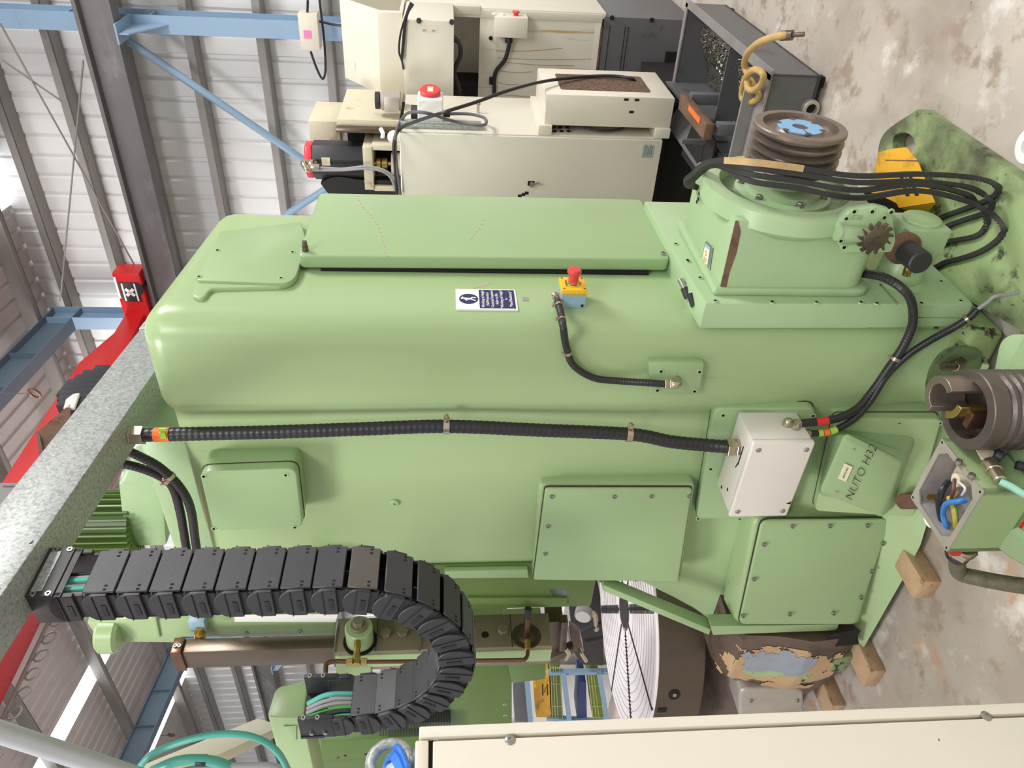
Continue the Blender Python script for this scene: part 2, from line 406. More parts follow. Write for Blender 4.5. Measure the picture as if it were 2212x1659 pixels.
for z in (5.66, 5.06, 4.45, 3.83, 3.2, 2.6, 2.0):
    b = B(); b.box((5.8, -6, z - .035), (5.99, 19, z - .025)); b.box((5.8, -6, z - .035), (5.806, 19, z + .04)); b.box((5.97, -6, z - .03), (5.98, 19, z + .05)); ctrim((b, GIRTM))
for x in (5.55, 4.35, 3.15, 1.95, .75, -.45):          # purlins under the sheets
    b = B(); z = rz(x) - .16
    b.box((x - .005, -6, z), (x + .005, 19, z + .19)); b.box((x - .07, -6, z), (x, 19, z + .008)); ctrim((b, GIRTM))
for i, y in enumerate((YC, YC + 3.05, YC + 9.2)):        # posts and rafters
    nm = ['nearest the cream isolator box', 'behind the red crane end', 'far left behind the drag chain'][i]
    t = thing('steel_post', 'pale blue steel wall post ' + nm, 'post', (5.62, y, 0))
    b = B(); b.box((5.55, y - .075, 0), (5.563, y + .075, 5.8)); b.box((5.563, y - .005, 0), (5.76, y + .005, 5.8)); b.box((5.76, y - .075, 0), (5.773, y + .075, 5.8)); obj('post', b, BLUE, t)
    b = B()
    for zz in (4.05, 4.72): b.box((5.56, y - .07, zz), (5.76, y + .07, zz + .01))
    b.prism([(5.55, y - .006, 4.2), (5.2, y - .006, 4.2), (5.2, y - .006, 4.12), (5.55, y - .006, 3.9)], (0, .012, 0)); b.box((5.18, y - .08, 4.2), (5.56, y + .08, 4.215)); objs('runway_bracket', b, BLUE, t)
    t = thing('rafter', 'blue grey roof rafter over the pale blue post ' + nm, 'beam', (5.5, y, rz(5.5) - .5))
    def rf(y0, y1, z0, z1, b):
        b.prism([(5.75, y0, rz(5.75) + z0), (-6.5, y0, rz(-6.5) + z0), (-6.5, y0, rz(-6.5) + z1), (5.75, y0, rz(5.75) + z1)], (0, y1 - y0, 0))
    b = B(); rf(y - .004, y + .004, -.46, -.17, b); rf(y - .075, y + .075, -.47, -.46, b); rf(y - .075, y + .075, -.18, -.17, b); obj('i_beam', b, BLUED, t)
    b = B()
    for x in (4.9, 4.35, 3.2, 1.95, .75): b.box((x - .004, y - .07, rz(x) - .46), (x + .004, y + .07, rz(x) - .18))
    objs('stiffener', b, BLUED, t)
# crane runway, bridge and hoist
t = thing('crane_runway_beam', 'long dark grey steel crane runway beam along the wall', 'beam', (5.3, 3, 4.22))
b = B(); b.box((5.22, -6, 4.22), (5.38, 19, 4.235)); b.box((5.294, -6, 4.235), (5.306, 19, 4.485)); b.box((5.22, -6, 4.485), (5.38, 19, 4.5)); obj('i_beam', b, DKST, t)
b = B(); b.box((5.275, -6, 4.5), (5.325, 19, 4.54)); obj('rail', b, DKST, t)
yc = 3.45
t = thing('overhead_crane', 'red overhead bridge crane girder crossing under the roof', 'crane', (5.3, yc, 4.54))
b = B(); b.box((5.2, yc - .62, 4.56), (5.4, yc + .62, 4.82), .01); obj('end_truck', b, RED, t)
b = B(); b.cyl((5.19, yc - .45, 4.62), (5.41, yc - .45, 4.62), .07); b.cyl((5.19, yc + .45, 4.62), (5.41, yc + .45, 4.62), .07); objs('wheel', b, BLACK, t)
b = B(); b.prism([(5.3, 3.3, 4.62), (5.3, 3.3, 4.8), (4.85, 3.3, 4.8), (4.35, 3.3, 4.95), (-5, 3.3, 4.95), (-5, 3.3, 4.4), (4.1, 3.3, 4.4), (4.7, 3.3, 4.6)], (0, .42, 0), .006); obj('girder', b, RED, t)
b = B(); b.m = 0; b.box((5.193, yc - .52, 4.6), (5.199, yc - .3, 4.78)); b.m = 1
for zz in (4.63, 4.75): b.box((5.188, yc - .51, zz - .008), (5.192, yc - .31, zz + .008))
ax = (0, .7, .7), (0, -.7, .7)
for a in ax: b.obox((5.19, yc - .41, 4.69), (a, V(a).cross(V((1, 0, 0))), (1, 0, 0)), (.055, .016, .003))
obj('x_mark', b, [BLACK, WHITE], t, 'black square with a white X')
b = B(); b.box((5.185, yc - .58, 4.79), (5.2, yc - .34, 4.81)); obj('rating_strip', b, WHITE, t)
t = thing('hoist_trolley', 'black and white hoist trolley hanging on the red crane girder', 'hoist', (3.0, 3.2, 4.4))
b = B()
A_, B_ = PY(222, 792, yc - .5), PY(150, 868, yc - .5)
for i in range(8):
    q_ = A_ + (B_ - A_) * (i / 7); h_ = .04 + .14 * math.sin(math.pi * (i + .6) / 8.4); b.box(q_ + V((-.045, 0, -.12)), q_ + V((.03, .3, h_ + .01 * (i % 2))), .01)
obj('bellows', b, CHAINM, t)
b = B(); yq_ = yc - .54; b.prism([PY(172, 848, yq_), PY(160, 880, yq_), PY(136, 882, yq_), PY(142, 862, yq_), PY(158, 850, yq_)], (0, .03, 0), .006); obj('side_plate', b, WHITE, t)
b = B(); b.prism([PY(152, 872, yq_), PY(120, 900, yq_), PY(78, 934, yq_), PY(86, 985, yq_), PY(150, 930, yq_)], (0, .03, 0)); b.prism([PY(78, 934, yq_ - .06), PY(84, 932, yq_ - .06), PY(94, 985, yq_ - .06), PY(86, 987, yq_ - .06)], (0, .06, 0)); obj('brown_guard', b, RUST, t)
b = B()
for i in range(13):
    x = 2.0 - i * .14
    b.tube([(x + .045 * math.sin(a * math.pi / 6), 3.8 + .02 * math.cos(a * math.pi / 6), 4.34 + .05 * math.cos(a * math.pi / 6)) for a in range(12)], .007, 6, closed=True)
b.box((-3, 3.785, 4.39), (3.5, 3.815, 4.405)); solo('festoon_cable', b, GREYC, 'silver festoon cable loops strung under the red crane girder', 'cable')
# bracing, rods, hanging rings
def pipe(name, p, q, r, mat, label, cat='pipe', group=None):
    b = B(); b.cyl(p, q, r, n=14); return solo(name, b, mat, label, cat, group)
pipe('brace_pipe', PX(253, 72, 5.5), PX(655, 345, 5.72), .035, BLUE, 'long pale blue diagonal brace pipe from post to behind the servo motor', 'pipe')
pipe('brace_pipe', PX(615, 466, 5.62), PX(735, 388, 5.72), .035, BLUE, 'short pale blue brace pipe just above the green column top', 'pipe')
b = B(); c = PX(716, 380, 5.7); b.obox(c, ((0, .5, -.86), (0, .86, .5), (1, 0, 0)), (.14, .08, .006)); b.cyl(c + V((-.03, .03, .02)), c + V((.01, .03, .02)), .02, n=6); b.cyl(c + V((-.03, -.03, -.06)), c + V((.01, -.03, -.06)), .02, n=6)
solo('gusset_plate', b, GALV, 'bolted gusset plate where the pale blue braces meet', 'plate')
for (p, q, l) in (((0, 50), (300, 590), 'thin tie rod crossing down to the second blue post'), ((180, 130), (130, 650), 'thin tie rod running straight down beside the grey runway beam'), ((5, 130), (135, 220), 'short thin tie rod near the picture corner by the first post')):
    pipe('tie_rod', PX(p[0], p[1], 5.3), PX(q[0], q[1], 5.4), .008, GIRTM, l, 'rod')
for (px, py, r, l) in ((75, 850, .07, 'small dark ring hanging on a wire below the rafter near the crane'), (370, 1588, .07, 'small dark ring hanging at far left below the roof light')):
    c = PX(px, py, 4.2 if py < 1000 else 4.6); b = B()
    b.tube([c + V((.3 * r * math.sin(a * math.pi / 10), r * .95 * math.sin(a * math.pi / 10), r * .6 * math.cos(a * math.pi / 10))) for a in range(20)], .014, 6, closed=True)
    b.tube([c + V((0, 0, r * .6)), c + V((0, 0, 1.0 if py < 1000 else .6))], .004, 5); solo('hanging_ring', b, RUST, l, 'ring')
# isolator box on the blue post
t = thing('isolator_box', 'cream isolator box with a pink square hung beside the blue post', 'electrical box', PX(700, 67, 5.2))
b = B(); R = xbox(b, 5.2, 5.36, (646, 688, 30, 109), .008); obj('box', b, CREAM, t)
b = B(); c = PX(664, 74, 5.197); b.box(c + V((0, -.03, -.03)), c + V((-.002, .03, .03))); obj('pink_sticker', b, PINK, t)
b = B(); b.tube(catmull([PX(671, 111, 5.25), PX(685, 150, 5.25), PX(697, 170, 5.25), PX(703, 150, 5.3), PX(700, 85, 5.4), PX(690, 0, 5.5)]), .01, 8); b.tube(catmull([PX(665, 0, 5.25), PX(664, 28, 5.25)]), .01, 8); b.tube(catmull([PX(688, 46, 5.3), PX(735, 55, 5.3), PX(790, 50, 5.2)]), .01, 8); obj('cable', b, RUBBER, t)

t = thing('grey_box', 'plain grey box with tiny dark lettering beside the red crane girder', 'box', PY(20, 1150, 2.6))
b = B(); b.prism(rpoly([PY(-60, 1043, 2.6), PY(45, 1043, 2.6), PY(45, 1240, 2.6), PY(-60, 1240, 2.6)], .01), (0, .3, 0), .008); obj('housing', b, M('hoist_box_grey', (146, 146, 150), .5, var=.04), t)
b = B()
for i in range(9): b.box(PY(7 + i * 3.3, 1049.5, 2.598), PY(9 + i * 3.3, 1052, 2.598) + V((0, -.001, 0)))
objs('dark_mark', b, GREYP, t)
# ================================================================ the green machine
mt = thing('machine_tool', 'large pale green gear cutting machine column on a peeled casting, facing the camera', 'machine', (0, 0, 0))
def ye(z): return 1.05 + .35 * (0 if z > 1.0 else (1 if z < .52 else (1.0 - z) / .48))
def xl(y, z):
    u = .045 * sm(.27, .36, y) * sm(.35, .65, z)
    lo = -.07 * sm(.14, .04, z) * sm(-.1, .1, y) - .055 * sm(.25, .8, y) * sm(.6, .15, z) - .05 * sm(.3, .8, y) * sm(.1, .04, z)
    return u + lo
def column():
    top = 2.345
    ys = [.085, .12, .16, .2, .24, .27, .29, .31, .33, .35, .38, .43, .5, .6, .7, .8, .9, 1.0]
    rows = []
    zs = [.04, .08, .14, .2, .28, .36, .44, .52, .6, .68, .75, .82, .9, 1.0, 1.1, 1.3, 1.6, 1.9, 2.1, 2.22]
    zs += [top - .07 + .07 * math.sin(a) for a in (.0, .35, .7, 1.0, 1.25, 1.5708)]
    for i, z in enumerate(zs):
        t = max(0, (z - (top - .07)) / .07); ins = .075 * (1 - math.sqrt(max(0, 1 - t * t)))
        row = []; e = ye(z)
        for x in (.62, .5, .36, .24, .14, .095): row.append((x if x < .6 else .62 - ins, ins, z))
        r = .085
        for a in range(1, 7):
            A = a / 7 * math.pi / 2
            row.append((r - r * math.sin(A) + ins * math.sin(A), r - r * math.cos(A) + ins * math.cos(A), z))
        for y in ys:
            yy = y if y < .4 else .4 + (y - .4) * (e - .44) / .6
            row.append((xl(yy, z) + ins, yy, z))
        row = [(V(p) + V((xl(0, z) * (1 - .0), 0, 0)) if False else V(p)) for p in row]
        X = xl(e, z)
        row += [(X + .008 + ins, e - .02 - ins * .3, z), (X + .03 + ins, e - ins, z), (X + .15, e - ins, z), (.62 - ins, e - ins, z)]
        rows.append(row)
    rows = [[V((p[0], p[1], p[2] - .1 * max(0, p[0]) * sm(1.9, 2.3, p[2]))) for p in r_] for r_ in rows]
    b = B(); b.grid(rows, closed=True, caps=True); return b
body = obj('column', column(), GREEN, mt)
# skirt under the gearbox corner
b = B(); b.box((-.06, -.02, .03), (.5, .12, .13), .02, 3); obj('foot_skirt', b, CHIP, mt, 'chipped green foot at the near corner')
b = B(); b.prism(rpoly([PX(2000, 850, -.064), PX(2012, 795, -.064), PX(2042, 757, -.064), PX(2100, 748, -.064), PX(2124, 766, -.064), PX(2112, 810, -.064), PX(2082, 862, -.064), PX(2030, 868, -.064)], .03), (.012, 0, 0)); pk = obj('pocket_shade_patch', b, POCK, mt, 'recess low on the near corner, shade painted on a flat patch')  # flat patch; the shade of the recess is put into its colour
b = B(); c = PX(2075, 782, -.066); b.cyl(c, c + V((-.02, 0, .03)), .016, n=6); b.cyl(c + V((-.02, 0, .03)), c + V((-.02, 0, .065)), .012); obj('bolt', b, DSTEEL, pk)
# bed casting with peeled paint, left of the column
def bed():
    rows = []
    for i in range(15):
        y = 1.21 + i * .09; s = sm(1.42, 1.9, y)
        zt = .53 - .1 * sm(1.5, 1.62, y); xo = -.17 + .12 * s
        rows.append([(.9, y, .05), (xo + .03, y, .05), (xo, y, .09), (xo - .015 * (1 - s), y, .25), (xo + .01, y, .36), (xo + .06 * s + .02, y, zt - .04), (xo + .1 + .1 * s, y, zt), (.9, y, zt)])
    b = B(); b.grid(rows, closed=True, caps=True); return b
bd = obj('bed', bed(), PEEL, mt, 'bed casting with peeled paint, putty and bare iron')
def bedx(y, z):
    s = sm(1.42, 1.9, y); zt = .53 - .1 * sm(1.5, 1.62, y); xo = -.17 + .12 * s
    P = [(.05, xo + .03), (.09, xo), (.25, xo - .015 * (1 - s)), (.36, xo + .01), (zt - .04, xo + .06 * s + .02), (zt, xo + .1 + .1 * s)]
    for (a_, c_), (d_, e_) in zip(P, P[1:]):
        if z <= d_: return c_ + (e_ - c_) * (z - a_) / (d_ - a_)
    return P[-1][1]
from mathutils import noise as _ns
def peel(name, mat, y0, y1, z0, z1, thr, seed, off, label):
    t_ = bmesh.new(); ny, nz = int((y1 - y0) / .007), int((z1 - z0) / .007); g = {}
    def vv(i, j):
        if (i, j) not in g:
            y, z = y0 + (y1 - y0) * i / ny, z0 + (z1 - z0) * j / nz; g[i, j] = t_.verts.new((bedx(y, z) - off, y, z))
        return g[i, j]
    for i in range(ny):
        for j in range(nz):
            u_, v_ = (i + .5) / ny * 2 - 1, (j + .5) / nz * 2 - 1
            if 1 - (u_ ** 4 + v_ ** 4) + 1.1 * _ns.fractal(V((i * .1 + seed, j * .1, seed)), .8, 2.1, 5) > thr: t_.faces.new((vv(i, j), vv(i + 1, j), vv(i + 1, j + 1), vv(i, j + 1)))
    b = B(); b._merge(t_); obj(name, b, mat, bd, label)
TAN = M('tan_filler', (190, 158, 120), .55, var=.1, scale=9, bump=.1, spots=[(24, .64, .7, (140, 108, 80))])
peel('filler_patch', TAN, 1.265, 1.53, .1, .52, .3, 3.1, .002, 'tan filler laid bare by peeling paint')
peel('filler_patch', TAN, 1.5, 1.6, .14, .36, .5, 8.3, .002, 'small tan filler patch')
peel('primer_patch', GREYPUTTY, 1.28, 1.43, .2, .48, .45, 5.7, .0035, 'grey primer showing through')
peel('paint_remnant', GREEN, 1.34, 1.47, .18, .46, .7, 1.9, .003, 'scraps of old green paint')
b = B(); b.prism(rpoly([PX(1597, 1489, -.16), PX(1736, 1487, -.16), PX(1738, 1560, -.16), PX(1597, 1560, -.16)], .05, 6), (.2, 0, 0), .012, 3); pad = obj('oval_cover', b, ALU, bd)
socks(pad, [PX(1622, 1512, -.161), PX(1722, 1512, -.161)], (-1, 0, 0))
b = B(); b.box((-.175, 1.33, .05), (-.06, 1.44, .14), .02); obj('lug', b, CHIP, bd, 'rusty chipped hold down lug')
b = B(); b.prism(rpoly([PX(1787, 1372, -.176), PX(1850, 1360, -.176), PX(1856, 1392, -.176), PX(1790, 1398, -.176)], .01), (.003, 0, 0)); obj('pocket', b, HOLE, bd)
# rotary table
tc_ = V((.44, 1.86, .52))
b = B(); b.lathe(tc_, (0, 0, 1), [(.5, 0), (.545, .01), (.55, .03), (.55, .19), (.545, .2), (.1, .2), (.09, .14), (0, .14)], 64); rt = obj('rotary_table', b, M('turned_table_top', (226, 218, 222), .42, .25, .06, 9, bump=.03, bs=160), mt)
b = B(); b.lathe_open(tc_, (0, 0, 1), [(.551, .005), (.5525, .005), (.5525, .19), (.551, .19), (.551, .005)], 64); obj('table_rim', b, M('oily_table_rim', (96, 86, 76), .34, .6, .15, 5, st=(1, 1, .4), bump=.04, bs=90), rt)
b = B()
for i in range(8):
    a = i * math.pi / 4 + .16; d = V((math.cos(a), math.sin(a), 0)); n = V((-d.y, d.x, 0))
    b.obox(tc_ + d * .325 + V((0, 0, .2)), (d, n, (0, 0, 1)), (.225, .007, .002))
    if i % 2:
        for j in range(26): b.obox(tc_ + d * (.12 + j * .0162) + V((0, 0, .2)), (n, d, (0, 0, 1)), (.02, .0025, .002))
    b.obox(tc_ + d * .5518 + V((0, 0, .16)), (d, n, (0, 0, 1)), (.003, .012, .018))
b.lathe(tc_, (0, 0, 1), [(.085, .2), (.085, .202), (0, .202)], 24)
obj('t_slot', b, HOLE, rt)
b = B()
for i in range(10):
    r0 = .17 + i * .038; b.lathe_open(tc_, (0, 0, 1), [(r0, .2005), (r0 + .0025, .2005), (r0 + .0025, .2012), (r0, .2012), (r0, .2005)], 64)
obj('turning_mark', b, GREYC, rt)
c = tc_ + V((-.31, -.0, 0)); p = PX(1442, 1490, .0)
b = B(); dd = (PZ(1442, 1490, .66) - tc_); dd.z = 0; dd.normalize(); q = tc_ + dd * .552 + V((0, 0, .12))
b.cyl(q - dd * .02, q + dd * .003, .024, n=24); obj('drive_hole', b, HOLE, rt)
b = B(); b.cyl(q, q + dd * .006, .01, n=4); obj('drive_plug', b, STEEL, rt)
# ---- side door and covers on the right face
b = B(); YD = -.05; dp = [PY(643, 552, YD), PY(690, 416, YD), PY(1386, 430, YD), PY(1449, 559, YD)]
b.prism(rpoly(dp, .02, 4), (0, .041, 0), .007, 3); door = obj('side_door', b, GREEN2, mt)
b = B(); b.box((.262, -.01, .95), (.7, .0, 1.9)); obj('door_gap', b, HOLE, door, 'dark gap behind the door')  # black slab painted in as the dark gap behind the door
stamp('door_bolt', 'doorbolt', lambda b: (b.cyl((0, 0, 0), (0, 0, .016), .009), b.cyl((0, 0, .016), (0, 0, .03), .007)), [DSTEEL], door, [PY(660, 542, YD)], (0, -1, 0))
socks(door, [PY(1432, 550, YD)], (0, -1, 0))
b = B()
def dots(pts, y):
    for px, py in pts: b.cyl(PY(px, py, y), PY(px, py, y) + V((0, -.0008, 0)), .002, n=8)  # small discs that paint pink light spots onto the green
dots([(773, 424), (775, 432), (779, 440), (783, 447), (788, 452), (794, 458), (800, 464), (806, 470), (811, 477), (815, 484), (819, 492), (822, 501), (825, 511), (827, 522), (830, 533), (832, 546), (834, 556), (835, 552)], YD - .0005)
dots([(1045, 476), (1041, 484), (1035, 493), (1030, 500), (1024, 506), (1019, 512), (1015, 517)], YD - .0005); objs('pink_light_dot', b, PINK, door, 'rows of pink light spots painted as small dots')
b = B(); dots([(1057, 612), (1052, 615), (1047, 617), (1042, 619), (1036, 620), (1031, 621), (1026, 622)], -.0005); objs('pink_light_dot', b, PINK, mt, 'short row of pink light spots painted above the sign')
b = B(); cp = [PY(424, 605, -.02), PY(472, 500, -.02), PY(650, 478, -.02), PY(662, 520, -.02), PY(640, 596, -.02), PY(622, 612, -.02)]
b.prism(rpoly(cp, [.012, .02, .01, .01, .02, .03], 4), (0, .02, 0), .004, 2); cv = obj('top_cover_plate', b, GREEN2, mt)
flats(cv, [PY(470, 541, -.02), PY(430, 598, -.02), PY(632, 545, -.02), PY(607, 601, -.02)], (0, -1, 0))
b = B(); b.prism(rpoly([PY(412, 640, -.012), PY(424, 606, -.012), PY(620, 600, -.012), PY(612, 618, -.012), PY(455, 622, -.012), PY(440, 645, -.012)], .02, 5), (0, .02, 0), .006, 3); obj('cover_pad', b, GREEN, mt)
# sign
sg = [PY(984, 668, -.001), PY(985, 625, -.001), PY(1106, 627, -.001), PY(1113, 669, -.001)]
x0, x1 = sg[0].x, sg[1].x; z0, z1 = 1.352, 1.519
b = B(); b.box((x0, -.002, z0), (x1, .004, z1)); sgn = obj('safety_sign', b, WHITE, mt, 'white and navy working at height sign')
b = B(); xm = (x0 + x1) / 2; zi = z1 - .052
b.box((x0 + .004, -.0026, z0 + .005), (x1 - .004, -.002, zi - .012), 0); b.cyl((xm, -.002, zi + .017), (xm, -.0027, zi + .017), .026, n=40); obj('navy_panel', b, NAVY, sgn)
b = B(); cz = zi + .017
def limb(p, q, r): b.obox(((p[0] + q[0]) / 2 + xm, -.0028, (p[1] + q[1]) / 2 + cz), ((q[0] - p[0], 0, q[1] - p[1]), (q[1] - p[1], 0, -(q[0] - p[0])), (0, 1, 0)), (math.dist(p, q) / 2, r, .0004))
b.cyl((xm + .002, -.0026, cz + .018), (xm + .002, -.0032, cz + .018), .004, n=14)
for p, q, r in (((.001, .013), (-.001, -.004), .0045), ((.001, .012), (.01, .018), .0016), ((0, .012), (-.01, .004), .0016), ((-.001, -.004), (.007, -.01), .002), ((.007, -.01), (.005, -.02), .0018), ((-.001, -.004), (-.005, -.012), .002), ((-.005, -.012), (-.011, -.019), .0018)): limb(p, q, r)
obj('figure_symbol', b, WHITE, sgn)
for i, s in enumerate(['Working at Height', 'Fall Protection', 'Controls Required', 'Refer to RA', '"Working at Height"', 'in', '"Plant/Machinery"']):
    text('lettering', s, sgn, (xm, -.0029, zi - .022 - i * .0128), (1, 0, 0), (0, 0, 1), .0115, WHITE, depth=.0003)
b = B(); c = PY(1135, 646, -.0005); b.box(c + V((-.01, 0, -.008)), c + V((.01, -.0006, .008))); obj('tape_scrap', b, GREYC, mt)
# ---- slab, gearbox, pulley
b = B(); b.prism([PY(1524, 655, -.075), PY(1440, 522, -.075), V((.62, -.075, .9)), V((.62, -.075, .12)), V((-.005, -.075, .12))], (0, .08, 0), .006, 2); slab = obj('flange_slab', b, GREEN4, mt)
b = B(); zz = .34
b.box((-.009, -.0775, zz - .002), (.35, -.0745, zz + .002)); b.box((-.0072, -.076, zz - .002), (-.005, -.01, zz + .002)); b.box((-.0072, -.032, .13), (-.005, -.0295, .86)); b.box((-.0072, -.002, .12), (-.004, .004, .87)); objs('seam', b, CHIP, slab, 'dark cracked paint seams')
flats(slab, [PY(p, q, -.076) for p, q in ((1485, 562), (1512, 600), (1545, 650), (1668, 652), (1764, 653), (1860, 653), (1894, 655), (1990, 655), (2075, 650), (2033, 608), (1487, 565))] + [PY(1460, 527, -.076)], (0, -1, 0))
b = B(); b.prism(rpoly([(.03, -.29, .42), (.03, -.29, .825), (.42, -.29, .825), (.42, -.29, .42)], [.06, .012, .03, .06], 6), (0, .23, 0), .006, 2)
b.prism(rpoly([(.022, -.1, .4), (.022, -.1, .84), (.44, -.1, .84), (.44, -.1, .4)], [.05, .01, .03, .05], 5), (0, .025, 0), .008, 2); gb = obj('gearbox_housing', b, GREEN4, mt)
AX = V((.19, 0, .652))
b = B(); b.lathe(AX + V((0, -.24, 0)), (0, -1, 0), [(.17, 0), (.205, .025), (.212, .03), (.212, .075), (.205, .08), (.17, .08), (.165, .05), (0, .05)], 56); obj('gearbox_collar', b, GREEN4, gb)
b = B(); b.lathe(AX + V((0, -.29, 0)), (0, -1, 0), [(.125, 0), (.125, .012), (.115, .016), (.1, .016), (.1, .03), (.06, .034), (.05, .1)], 48); obj('bearing_cap', b, GREEN4, gb)
stamp('cap_bolt', 'hexs', lambda b: hexbolt(b, .008, .01), [STEEL], gb, [AX + V((.108 * math.cos(a), -.305, .108 * math.sin(a))) for a in (1.2, 2.2, 3.2, 4.2, 5.3)], (0, -1, 0))
b = B(); xs_ = .0285; b.prism([(xs_, -.288, .82), (xs_, -.26, .806), (xs_, -.2, .803), (xs_, -.14, .808), (xs_, -.085, .806), (xs_, -.085, .822), (xs_, -.288, .826)], (.004, 0, 0)); obj('rust_edge', b, RUST, gb, 'rusty chipped edge of the gearbox')
zd = .8265; dq = [PZ(1525, 520, zd), PZ(1541, 535, zd), PZ(1533, 588, zd), PZ(1515, 571, zd)]
b = B(); b.prism(rpoly(dq, .006, 4), (0, 0, .002), .0006, 1); tg = obj('data_plate', b, STEEL, gb, 'small worn plate with blue ends and an orange emblem')
def dl(u_, v_): return dq[0] * (1 - u_) * (1 - v_) + dq[1] * u_ * (1 - v_) + dq[2] * u_ * v_ + dq[3] * (1 - u_) * v_ + V((0, 0, .0022))
b = B(); b.prism([dl(.08, .06), dl(.75, .06), dl(.75, .94), dl(.08, .94)], (0, 0, .0004)); obj('plate_ends', b, SKYB, tg)
b = B(); b.prism([dl(.1, .2), dl(.72, .2), dl(.72, .8), dl(.1, .8)], (0, 0, .0007)); obj('plate_face', b, PAPER, tg)
b = B(); c = dl(.4, .4); b.lathe_open(c, (0, 0, 1), [(.005, 0), (.008, 0), (.008, .0012), (.005, .0012), (.005, 0)], 24)
for k_ in (.6, .66, .72): b.prism([dl(.2, k_), dl(.6, k_), dl(.6, k_ + .03), dl(.2, k_ + .03)], (0, 0, .0012))
objs('emblem', b, ORANGE, tg)
for (px, py) in ((1508, 412), (1506, 418), (1503, 426), (1500, 434)):
    pass
b = B()
for (px, py) in ((1515, 413), (1510, 418), (1508, 430), (1505, 436)): c = PZ(px, py, .826); b.box(c + V((-.005, -.004, -.001)), c + V((.005, .004, .0006)))
obj('black_smear', b, HOLE, gb)
b = B(); pr = [(.05, -.02), (.1, 0)]
prof = [(.0, .0), (.11, .0), (.116, .003)]
h = .003
for i in range(4):
    prof += [(.116, h + .003), (.098, h + .009), (.098, h + .014), (.116, h + .020), (.116, h + .023)]; h += .023
prof += [(.116, h + .006), (.113, h + .009), (.094, h + .009), (.092, h - .006), (.062, h - .006), (.055, h + .002), (.02, h + .002), (.019, h - .02), (0, h - .02)]
pul = obj('belt_pulley', b.lathe(AX + V((0, -.375, 0)), (0, -1, 0), prof, 64), PULM, mt, 'four groove V belt pulley with blue hub')
yq = -.375 - h
b = B(); b.lathe_open(AX + V((0, yq - .0015, 0)), (0, -1, 0), [(.02, 0), (.057, 0), (.057, .003), (.02, .003), (.02, 0)], 40); hb = obj('taper_hub', b, SKYB, pul)
b = B()
for a in range(6): b.cyl(AX + V((.055 * math.cos(a * 1.047), yq - .004, .055 * math.sin(a * 1.047))), AX + V((.055 * math.cos(a * 1.047), yq - .0052, .055 * math.sin(a * 1.047))), .008, n=14)
b.box(AX + V((-.02, yq - .0052, -.0012)), AX + V((-.057, yq - .004, .0012))); b.cyl(AX + V((0, yq, 0)), AX + V((0, yq - .002, 0)), .019)
objs('hub_hole', b, M('hub_recess_brown', (92, 74, 64), .6), hb)
# ---- lubrication pump cover with fan wheel
b = B(); pc = [PX(1822, 545, -.02), PX(1806, 512, -.02), PX(1808, 482, -.02), PX(1838, 455, -.02), PX(1895, 447, -.02), PX(1926, 455, -.02), PX(1935, 520, -.02), PX(1925, 545, -.02)]
b.prism(rpoly(pc, .008, 3), (.025, 0, 0), .004, 2); pmp = obj('pump_cover', b, GREEN4, mt)
b = B(); b.cyl(PX(1812, 500, -.02), PX(1905, 512, -.02), .02, n=16); b.cyl(PX(1806, 500, -.02), PX(1812, 500, -.02), .024, n=8); obj('pump_barrel', b, GREEN4, pmp)
flats(pmp, [PX(p, q, -.021) for p, q in ((1845, 457), (1884, 457), (1925, 458), (1828, 472), (1816, 520), (1823, 534), (1910, 470))], (-1, 0, 0))
b = B(); b.prism([PX(1836, 463, -.0205), PX(1838, 463, -.0205), PX(1838, 476, -.0205), PX(1836, 476, -.0205)], (-.001, 0, 0)); obj('cast_lettering', b, GREEN4, pmp)
for (px, py, s, z) in ((1852, 467, 'MAX 10', .006), (1838, 527, 'LUBRICATOR', .0075), (1850, 473, 'BAR 50', .006)):
    c = PX(px, py, -.0212); text('cast_lettering', s, pmp, c, (0, 0, 1), (0, 1, 0), z * 1.3, GREEN4, depth=.0012)
fc = PX(1890, 514, -.055)
b = B(); b.lathe(fc, (-1, 0, 0), [(.012, -.035), (.012, -.004), (.03, -.003), (.034, .002), (.03, .008), (.012, .012), (.009, .012), (.009, .016), (0, .016)], 28)
for i in range(13):
    a = i * 2 * math.pi / 13; d = V((0, math.cos(a), math.sin(a))); n = V((0, -math.sin(a), math.cos(a)))
    b.prism([fc + d * .026 + n * .003 + V((.004, 0, 0)), fc + d * .042 + n * .009 + V((.004, 0, 0)), fc + d * .043 + n * .005 + V((.004, 0, 0)), fc + d * .03 - n * .003 + V((.004, 0, 0))], (-.011, 0, 0))
obj('fan_wheel', b, DSTEEL, pmp, 'oily steel fan wheel')
PT = PY(1940, 600, -.08)
b = B(); b.lathe(V((PT.x, -.075, PT.z)), (0, -1, 0), [(.075, 0), (.062, .012), (.058, .1), (.05, .106)], 32)
b.box((PT.x - .055, -.255, PT.z - .06), (PT.x + .055, -.18, PT.z + .06), .008, 2); pot = obj('filter_pot', b, GREEN4, mt)
b = B(); b.lathe(V((PT.x, -.252, PT.z + .0)), (0, -1, 0), [(.05, 0), (.05, .01), (.046, .013), (0, .013)], 32); obj('pot_lid', b, GREEN2, pot)
cc = PX(1950, 535, PT.x - .055)
b = B(); b.lathe((PT.x - .05, cc.y, cc.z), (-1, 0, 0), [(.045, 0), (.045, .014), (.03, .018), (.03, .03), (0, .03)], 24); obj('plug_base', b, RUST, pot, 'rusty round plug flange')
b = B(); b.cyl((PT.x - .075, cc.y, cc.z), (PT.x - .15, cc.y - .006, cc.z), .031, n=28, bev=.004); obj('plug_cap', b, BLACK, pot)
